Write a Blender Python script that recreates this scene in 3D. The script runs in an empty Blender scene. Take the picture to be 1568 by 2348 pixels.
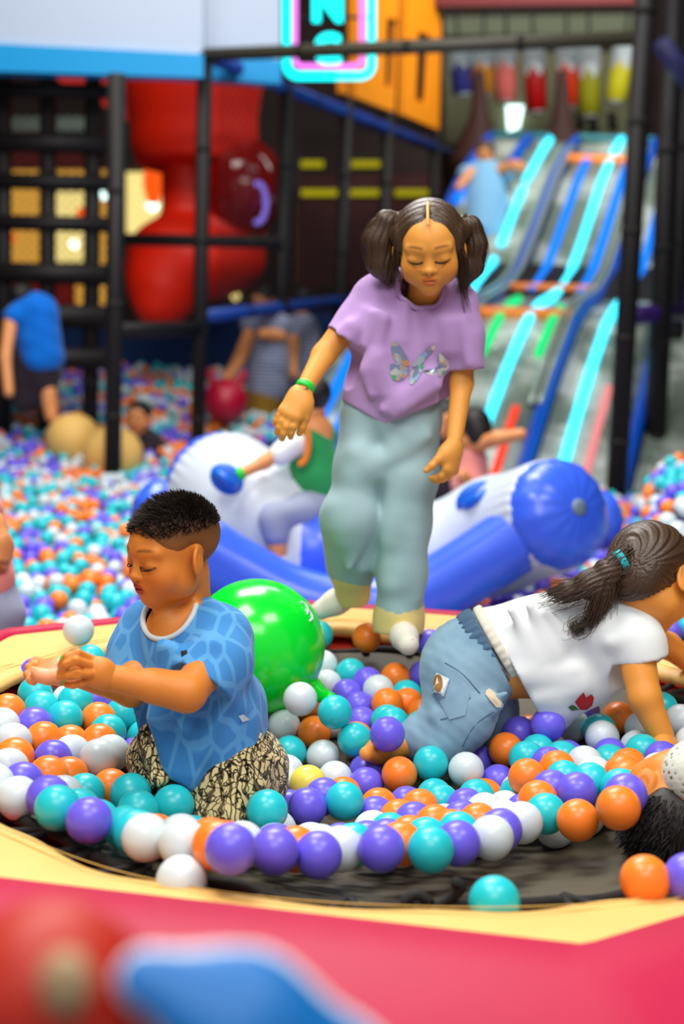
import bpy, bmesh, math, random
import numpy as np
from mathutils import Vector, Matrix

S = bpy.context.scene
COL = S.collection
random.seed(7)
rng = np.random.default_rng(11)
PI = math.pi

# ---------------------------------------------------------------- camera
FPX = 3261.0                                   # focal length in pixels of a 1568 x 2348 frame
CX, CY = 784.0, 1174.0
TILT, ROLL = math.radians(8.02), math.radians(1.91)
CAM = np.array([0.0, 0.0, 0.817])
_r0 = np.array([1.0, 0, 0]); FW = np.array([0, math.cos(TILT), -math.sin(TILT)])
_u0 = np.array([0, math.sin(TILT), math.cos(TILT)])
RT = math.cos(ROLL) * _r0 + math.sin(ROLL) * _u0
UP = -math.sin(ROLL) * _r0 + math.cos(ROLL) * _u0
def ray(px, py): return FW + RT * ((px - CX) / FPX) - UP * ((py - CY) / FPX)
def at(px, py, Y):                             # the world point at distance Y along the room seen at that pixel
    d = ray(px, py); return CAM + d * (Y / d[1])
def on(px, py, z):                             # the point of the level plane z
    d = ray(px, py); return CAM + d * ((z - CAM[2]) / d[2])

cd = bpy.data.cameras.new('camera'); cam = bpy.data.objects.new('camera', cd); COL.objects.link(cam)
cd.sensor_fit = 'VERTICAL'; cd.sensor_height = 36.0; cd.lens = FPX / 2348 * 36.0
cam.matrix_world = Matrix([[RT[0], UP[0], -FW[0], CAM[0]], [RT[1], UP[1], -FW[1], CAM[1]], [RT[2], UP[2], -FW[2], CAM[2]], [0, 0, 0, 1]])
cd.clip_start = 0.05; cd.clip_end = 100
cd.dof.use_dof = True; cd.dof.focus_distance = 2.6; cd.dof.aperture_fstop = 2.2
S.camera = cam

# ---------------------------------------------------------------- world, lamps, exposure
wd = bpy.data.worlds.new('hall'); S.world = wd; wd.use_nodes = True
wd.node_tree.nodes['Background'].inputs[0].default_value = (0.70, 0.74, 0.84, 1)
wd.node_tree.nodes['Background'].inputs[1].default_value = 0.46
S.view_settings.view_transform = 'Standard'; S.view_settings.look = 'None'
S.view_settings.exposure = 0.0; S.view_settings.gamma = 1.0
def area(name, loc, aim, w, h, power, col):
    l = bpy.data.lights.new(name, 'AREA'); l.shape = 'RECTANGLE'; l.size = w; l.size_y = h; l.energy = power; l.color = col
    o = bpy.data.objects.new(name, l); COL.objects.link(o); o.location = loc
    o.rotation_euler = (Vector(aim) - Vector(loc)).to_track_quat('-Z', 'Y').to_euler()
    return o
area('ceiling_or_fill_light', (-1.3, 2.0, 4.2), (-0.1, 2.7, 0), 1.7, 1.1, 112, (1, .97, .92))
area('ceiling_or_fill_light', (1.5, 1.2, 4.2), (0.2, 2.8, 0), 1.7, 1.1, 84, (1, .96, .9))
area('ceiling_or_fill_light', (-0.2, -0.9, 3.9), (0.1, 3.0, .3), 2.6, 1.4, 95, (1, .97, .93))  # broad frontal fill added above and behind the camera for the shaded far rim
area('ceiling_or_fill_light', (-0.9, 5.6, 4.6), (-0.9, 5.0, -.3), 2.4, 1.6, 270, (1, .98, .96))
area('ceiling_or_fill_light', (0.6, 8.0, 5.2), (0.4, 8.4, -.3), 3.0, 1.6, 110, (.95, .97, 1))
area('ceiling_or_fill_light', (2.6, 11.8, 5.0), (2.7, 15.6, 3.2), 3.0, 1.0, 210, (1, .98, .93))  # fill light added to brighten the punch bags and the slides
area('ceiling_or_fill_light', (-2.0, 9.0, 5.2), (-1.2, 12.0, 1.6), 2.0, 1.0, 75, (1, .95, .9))

# ---------------------------------------------------------------- naming helpers
def tag(o, label=None, cat=None, group=None, kind=None):
    if label: o['label'] = label
    if cat: o['category'] = cat
    if group: o['group'] = group
    if kind: o['kind'] = kind
    return o
def empty(name, loc, label=None, cat=None, group=None):
    o = bpy.data.objects.new(name, None); o.empty_display_size = .05; COL.objects.link(o); o.location = Vector(loc)
    return tag(o, label, cat, group)
def link(name, me, mat=None, parent=None):
    o = bpy.data.objects.new(name, me); COL.objects.link(o)
    for m in (mat if isinstance(mat, (list, tuple)) else [mat]):
        if m: me.materials.append(m)
    if parent:
        o.parent = parent
        o.matrix_parent_inverse = Matrix.Translation(-Vector(parent.location)) if parent.parent is None else Matrix.Identity(4)
    return o

# ---------------------------------------------------------------- materials
def mat(name, col, rough=.5, spec=.5, metal=0, emit=None, es=0, sss=0, coat=0, sheen=0, trans=0, alpha=1):
    m = bpy.data.materials.new(name); m.use_nodes = True; b = m.node_tree.nodes['Principled BSDF']; I = b.inputs
    I['Base Color'].default_value = (*col, 1); I['Roughness'].default_value = rough; I['Specular IOR Level'].default_value = spec
    I['Metallic'].default_value = metal; I['Coat Weight'].default_value = coat; I['Sheen Weight'].default_value = sheen
    I['Transmission Weight'].default_value = trans; I['Alpha'].default_value = alpha
    if sss:
        I['Subsurface Weight'].default_value = sss; I['Subsurface Radius'].default_value = (.02, .008, .004); I['Subsurface Scale'].default_value = .5
    if emit: I['Emission Color'].default_value = (*emit, 1); I['Emission Strength'].default_value = es
    return m
def N(m, t, **kw):
    n = m.node_tree.nodes.new(t)
    for k, v in kw.items():
        if k in n.inputs: n.inputs[k].default_value = v
        else: setattr(n, k, v)
    return n
def L(m, a, ao, b, bi): m.node_tree.links.new(a.outputs[ao], b.inputs[bi])
def bsdf(m): return m.node_tree.nodes['Principled BSDF']
def bump(m, scale=200, strength=.2, dist=.002, kind='ShaderNodeTexNoise', detail=3):
    t = N(m, kind); t.inputs['Scale'].default_value = scale
    if kind == 'ShaderNodeTexNoise': t.inputs['Detail'].default_value = detail
    c = N(m, 'ShaderNodeTexCoord'); L(m, c, 'Object', t, 'Vector')
    b = N(m, 'ShaderNodeBump'); b.inputs['Strength'].default_value = strength; b.inputs['Distance'].default_value = dist
    L(m, t, 0, b, 'Height'); L(m, b, 'Normal', bsdf(m), 'Normal'); return m
def mottle(m, c2, scale=8, lo=.4, hi=.7, detail=3):
    """two tones of one material mixed by noise"""
    b = bsdf(m); c1 = tuple(b.inputs['Base Color'].default_value)
    t = N(m, 'ShaderNodeTexNoise'); t.inputs['Scale'].default_value = scale; t.inputs['Detail'].default_value = detail
    c = N(m, 'ShaderNodeTexCoord'); L(m, c, 'Object', t, 'Vector')
    r = N(m, 'ShaderNodeValToRGB'); r.color_ramp.elements[0].position = lo; r.color_ramp.elements[1].position = hi
    r.color_ramp.elements[0].color = c1; r.color_ramp.elements[1].color = (*c2, 1)
    L(m, t, 0, r, 0); L(m, r, 0, b, 'Base Color'); return m
def use_col(m, name='Col'):
    a = N(m, 'ShaderNodeVertexColor'); a.layer_name = name; L(m, a, 'Color', bsdf(m), 'Base Color'); return m
def srgb(r, g, b):
    f = lambda c: (c / 255 / 12.92) if c / 255 <= .04045 else ((c / 255 + .055) / 1.055) ** 2.4
    return (f(r), f(g), f(b))

# ---------------------------------------------------------------- mesh builders
class MB:
    """collects boxes, tubes and loops into one mesh"""
    def __init__(s): s.v = []; s.f = []; s.mi = []; s.smooth = []
    def add(s, v, f, sm=True, mi=0):
        o = len(s.v); s.v += [tuple(map(float, p)) for p in v]; s.f += [tuple(i + o for i in q) for q in f]
        s.smooth += [sm] * len(f); s.mi += [mi] * len(f); return s
    def box(s, lo, hi, mi=0):
        x0, y0, z0 = lo; x1, y1, z1 = hi
        v = [(x0, y0, z0), (x1, y0, z0), (x1, y1, z0), (x0, y1, z0), (x0, y0, z1), (x1, y0, z1), (x1, y1, z1), (x0, y1, z1)]
        return s.add(v, [(0, 3, 2, 1), (4, 5, 6, 7), (0, 1, 5, 4), (1, 2, 6, 5), (2, 3, 7, 6), (3, 0, 4, 7)], False, mi)
    def hexa(s, p, mi=0):                       # eight corners: four below, four above
        return s.add(p, [(0, 3, 2, 1), (4, 5, 6, 7), (0, 1, 5, 4), (1, 2, 6, 5), (2, 3, 7, 6), (3, 0, 4, 7)], False, mi)
    def tube(s, pts, r, n=10, caps=True, flat=None, mi=0, closed=False):
        pts = [np.array(p, float) for p in pts]; m = len(pts); rs = [r] * m if np.isscalar(r) else list(r)
        V = []; ref = None
        for i, p in enumerate(pts):
            if closed: t = pts[(i + 1) % m] - pts[i - 1]
            else: t = pts[min(i + 1, m - 1)] - pts[max(i - 1, 0)]
            t = t / (np.linalg.norm(t) + 1e-12)
            if ref is None:
                ref = np.array([0, 0, 1.0]) if abs(t[2]) < .9 else np.array([1.0, 0, 0])
            a = ref - t * (ref @ t); a /= np.linalg.norm(a) + 1e-12; b = np.cross(t, a); ref = a
            fl = 1 if flat is None else flat
            for k in range(n):
                th = 2 * PI * k / n; V.append(p + rs[i] * (math.cos(th) * a + math.sin(th) * b * fl))
        F = []
        for i in range(m if closed else m - 1):
            for k in range(n):
                F.append((i * n + k, i * n + (k + 1) % n, ((i + 1) % m) * n + (k + 1) % n, ((i + 1) % m) * n + k))
        if caps and not closed: F += [tuple(range(n))[::-1], tuple(range((m - 1) * n, m * n))]
        return s.add(V, F, True, mi)
    def lathe(s, prof, c=(0, 0, 0), n=32, axis=None, mi=0):   # profile of (radius, height) about an axis through c
        ax = np.array([0, 0, 1.0]) if axis is None else np.array(axis, float) / np.linalg.norm(axis)
        e = np.array([1.0, 0, 0]) if abs(ax[0]) < .9 else np.array([0, 1.0, 0])
        a = e - ax * (e @ ax); a /= np.linalg.norm(a); b = np.cross(ax, a); c = np.array(c, float)
        V = [c + ax * h + r * (math.cos(2 * PI * k / n) * a + math.sin(2 * PI * k / n) * b) for r, h in prof for k in range(n)]
        F = [(i * n + k, i * n + (k + 1) % n, (i + 1) * n + (k + 1) % n, (i + 1) * n + k) for i in range(len(prof) - 1) for k in range(n)]
        return s.add(V, F, True, mi)
    def build(s, name, mats, parent=None):
        me = bpy.data.meshes.new(name); me.from_pydata(s.v, [], s.f)
        me.polygons.foreach_set('use_smooth', s.smooth); me.polygons.foreach_set('material_index', s.mi); me.update()
        return link(name, me, mats, parent)
def bevel(o, w=.01, seg=3):
    m = o.modifiers.new('bevel', 'BEVEL'); m.width = w; m.segments = seg; m.limit_method = 'ANGLE'; m.angle_limit = .6
    o.data.polygons.foreach_set('use_smooth', [True] * len(o.data.polygons))
    m.harden_normals = False; return o
def catmull(P, n=8, closed=False):
    P = [np.array(p, float) for p in P]; out = []; m = len(P)
    for i in range(m if closed else m - 1):
        p0, p1, p2, p3 = (P[i - 1] if (i or closed) else P[0]), P[i], P[(i + 1) % m], (P[(i + 2) % m] if (closed or i + 2 < m) else P[-1])
        for k in range(n):
            t = k / n; out.append(.5 * (2 * p1 + (p2 - p0) * t + (2 * p0 - 5 * p1 + 4 * p2 - p3) * t * t + (3 * p1 - p0 - 3 * p2 + p3) * t ** 3))
    if not closed: out.append(P[-1])
    return out

# ---------------------------------------------------------------- implicit surfaces for bodies, cloth and soft toys
class Field:
    """a smooth union of tapered limbs and ellipsoids, meshed as one continuous skin"""
    def __init__(s, lo, hi, res):
        s.lo = np.array(lo, float); s.res = res; s.n = np.ceil((np.array(hi) - s.lo) / res).astype(int) + 1
        s.F = np.full(s.n, .5, np.float32)
    def _win(s, lo, hi):
        a = np.maximum(np.floor((np.array(lo) - s.lo) / s.res).astype(int), 0); b = np.minimum(np.ceil((np.array(hi) - s.lo) / s.res).astype(int) + 1, s.n)
        if (b <= a).any(): return None, None
        sl = tuple(slice(i, j) for i, j in zip(a, b))
        g = [(s.lo[k] + s.res * np.arange(a[k], b[k])).astype(np.float32) for k in range(3)]
        return sl, np.stack(np.meshgrid(*g, indexing='ij'), -1)
    def _mix(s, sl, d, k, op):
        f = s.F[sl]
        if op == 'sub': f2 = np.maximum(f, -d) if k <= 0 else None
        if k <= 0: s.F[sl] = np.minimum(f, d) if op == 'add' else f2; return
        if op == 'add':
            h = np.maximum(k - np.abs(f - d), 0) / k; s.F[sl] = np.minimum(f, d) - h * h * k * .25
        else:
            h = np.maximum(k - np.abs(f + d), 0) / k; s.F[sl] = np.maximum(f, -d) + h * h * k * .25
    def cone(s, a, b, ra, rb=None, k=.02, flat=None, fs=1.0, op='add'):
        rb = ra if rb is None else rb; a = np.array(a, float); b = np.array(b, float); R = max(ra, rb) * max(1, fs) + k + 3 * s.res
        sl, p = s._win(np.minimum(a, b) - R, np.maximum(a, b) + R)
        if sl is None: return s
        ab = (b - a).astype(np.float32); l2 = float(ab @ ab) + 1e-12
        q = p - a.astype(np.float32); t = np.clip((q @ ab) / l2, 0, 1); q = q - t[..., None] * ab
        if flat is not None:
            n = np.array(flat, float); n /= np.linalg.norm(n); n = n.astype(np.float32)
            q = q + (q @ n)[..., None] * n * (1 / fs - 1)
        d = np.sqrt((q * q).sum(-1)) - (ra + (rb - ra) * t)
        if fs < 1: d = d * .5 * (1 + fs)
        s._mix(sl, d.astype(np.float32), k, op); return s
    def ell(s, c, r, R=None, k=.02, op='add'):
        c = np.array(c, float); r = np.array([r] * 3 if np.isscalar(r) else r, float); M = max(r) + k + 3 * s.res
        sl, p = s._win(c - M, c + M)
        if sl is None: return s
        q = p - c.astype(np.float32)
        if R is not None: q = q @ np.array(R, np.float32).T    # rows of R are the axes
        k0 = np.sqrt(((q / r.astype(np.float32)) ** 2).sum(-1)); k1 = np.sqrt(((q / (r * r).astype(np.float32)) ** 2).sum(-1)) + 1e-6
        s._mix(sl, (k0 * (k0 - 1) / k1).astype(np.float32), k, op); return s
    def chain(s, pts, rs, k=.02, flat=None, fs=1.0, op='add'):
        for i in range(len(pts) - 1): s.cone(pts[i], pts[i + 1], rs[i], rs[i + 1], k, flat, fs, op)
        return s
    def cut(s, p, n):                           # remove everything on the side n points to
        sl, q = s._win(s.lo - 1, s.lo + s.n * s.res + 1); n = np.array(n, float); n /= np.linalg.norm(n)
        s.F = np.maximum(s.F, (q - np.array(p, np.float32)) @ n.astype(np.float32)); return s
    def cutin(s, p, n, c, rad):                 # the same, but only within rad of c
        c = np.array(c, float); sl, q = s._win(c - rad, c + rad)
        if sl is None: return s
        n = np.array(n, float); n /= np.linalg.norm(n)
        d = (q - np.array(p, np.float32)) @ n.astype(np.float32); ball = np.sqrt(((q - c.astype(np.float32)) ** 2).sum(-1)) - rad
        s.F[sl] = np.maximum(s.F[sl], np.minimum(d, -ball)); return s
    def shell(s, th): s.F = np.maximum(s.F, -(s.F + th)); return s
    def pts(s):
        return s._win(s.lo - 1, s.lo + s.n * s.res + 1)[1]
    def mesh(s):
        F = s.F.copy()
        F[0] = F[-1] = .5; F[:, 0] = F[:, -1] = .5; F[:, :, 0] = F[:, :, -1] = .5
        ins = F < 0
        c = np.zeros(np.array(F.shape) - 1, np.uint8)
        for i in (0, 1):
            for j in (0, 1):
                for k in (0, 1): c += ins[i:i + c.shape[0], j:j + c.shape[1], k:k + c.shape[2]]
        act = (c > 0) & (c < 8); idx = np.argwhere(act); num = np.full(act.shape, -1, np.int64); num[act] = np.arange(len(idx))
        acc = np.zeros((len(idx), 3)); cnt = np.zeros(len(idx))
        cor = [(i, j, k) for i in (0, 1) for j in (0, 1) for k in (0, 1)]
        val = {o: F[idx[:, 0] + o[0], idx[:, 1] + o[1], idx[:, 2] + o[2]] for o in cor}
        for o in cor:
            for ax in range(3):
                if o[ax] == 0:
                    e = list(o); e[ax] = 1; e = tuple(e); a, b = val[o], val[e]; m = (a < 0) != (b < 0)
                    t = np.where(m, a / np.where(m, a - b, 1), 0)
                    q = np.tile(np.array(o, float), (len(idx), 1)); q[:, ax] += t
                    acc[m] += q[m]; cnt[m] += 1
        V = s.lo + s.res * (idx + acc / cnt[:, None]); Q = []
        for ax in range(3):
            o1, o2 = [(1, 2), (2, 0), (0, 1)][ax]
            sh = list(F.shape); A = np.take(ins, range(0, sh[ax] - 1), ax); B = np.take(ins, range(1, sh[ax]), ax)
            for flip, msk in ((0, A & ~B), (1, ~A & B)):
                e = np.argwhere(msk); e = e[(e[:, o1] > 0) & (e[:, o2] > 0)]
                def n(d1, d2):
                    z = e.copy(); z[:, o1] -= d1; z[:, o2] -= d2; z = np.minimum(z, np.array(num.shape) - 1); return num[z[:, 0], z[:, 1], z[:, 2]]
                q = np.stack([n(1, 1), n(0, 1), n(0, 0), n(1, 0)], 1)
                Q.append(q[:, ::-1] if flip else q)
        Q = np.concatenate(Q); Q = Q[(Q >= 0).all(1)]
        return V, Q
def vnormals(V, Q):
    n = np.cross(V[Q[:, 2]] - V[Q[:, 0]], V[Q[:, 3]] - V[Q[:, 1]]); o = np.zeros_like(V)
    for k in range(4): np.add.at(o, Q[:, k], n)
    return o / (np.linalg.norm(o, axis=1, keepdims=True) + 1e-12)
def smooth(V, Q, it=2, lam=.5):
    E = np.concatenate([Q[:, [0, 1]], Q[:, [1, 2]], Q[:, [2, 3]], Q[:, [3, 0]]])
    for _ in range(it):
        a = np.zeros_like(V); c = np.zeros(len(V)); np.add.at(a, E[:, 0], V[E[:, 1]]); np.add.at(c, E[:, 0], 1)
        np.add.at(a, E[:, 1], V[E[:, 0]]); np.add.at(c, E[:, 1], 1); V = V + lam * (a / np.maximum(c, 1)[:, None] - V)
    return V
def npmesh(name, V, Q, mats, parent=None, col=None, sm=True, mi=None):
    me = bpy.data.meshes.new(name); me.vertices.add(len(V)); me.vertices.foreach_set('co', np.asarray(V, np.float32).ravel())
    k = Q.shape[1]; me.loops.add(Q.size); me.loops.foreach_set('vertex_index', Q.astype(np.int32).ravel())
    me.polygons.add(len(Q)); me.polygons.foreach_set('loop_start', np.arange(0, Q.size, k, dtype=np.int32)); me.polygons.foreach_set('loop_total', np.full(len(Q), k, np.int32))
    if mi is not None: me.polygons.foreach_set('material_index', np.asarray(mi, np.int32))
    me.update(calc_edges=True); me.polygons.foreach_set('use_smooth', [sm] * len(Q))
    if col is not None:
        a = me.color_attributes.new('Col', 'FLOAT_COLOR', 'POINT'); c = np.ones((len(V), 4), np.float32); c[:, :3] = col; a.data.foreach_set('color', c.ravel())
    return link(name, me, mats, parent)
def bake(F, name, mats, parent=None, col=None, it=1, disp=None):
    V, Q = F.mesh(); V = smooth(V, Q, it) if it else V
    if disp is not None: V = V + vnormals(V, Q) * disp(V)[:, None]
    return npmesh(name, V, Q, mats, parent, None if col is None else col(V))
def wav(V, d, f, ph=0): return np.sin(V @ np.array(d, float) * f + ph)
def bbox(pts, m): p = np.array(pts); return p.min(0) - m, p.max(0) + m
PITN = 92
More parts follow.
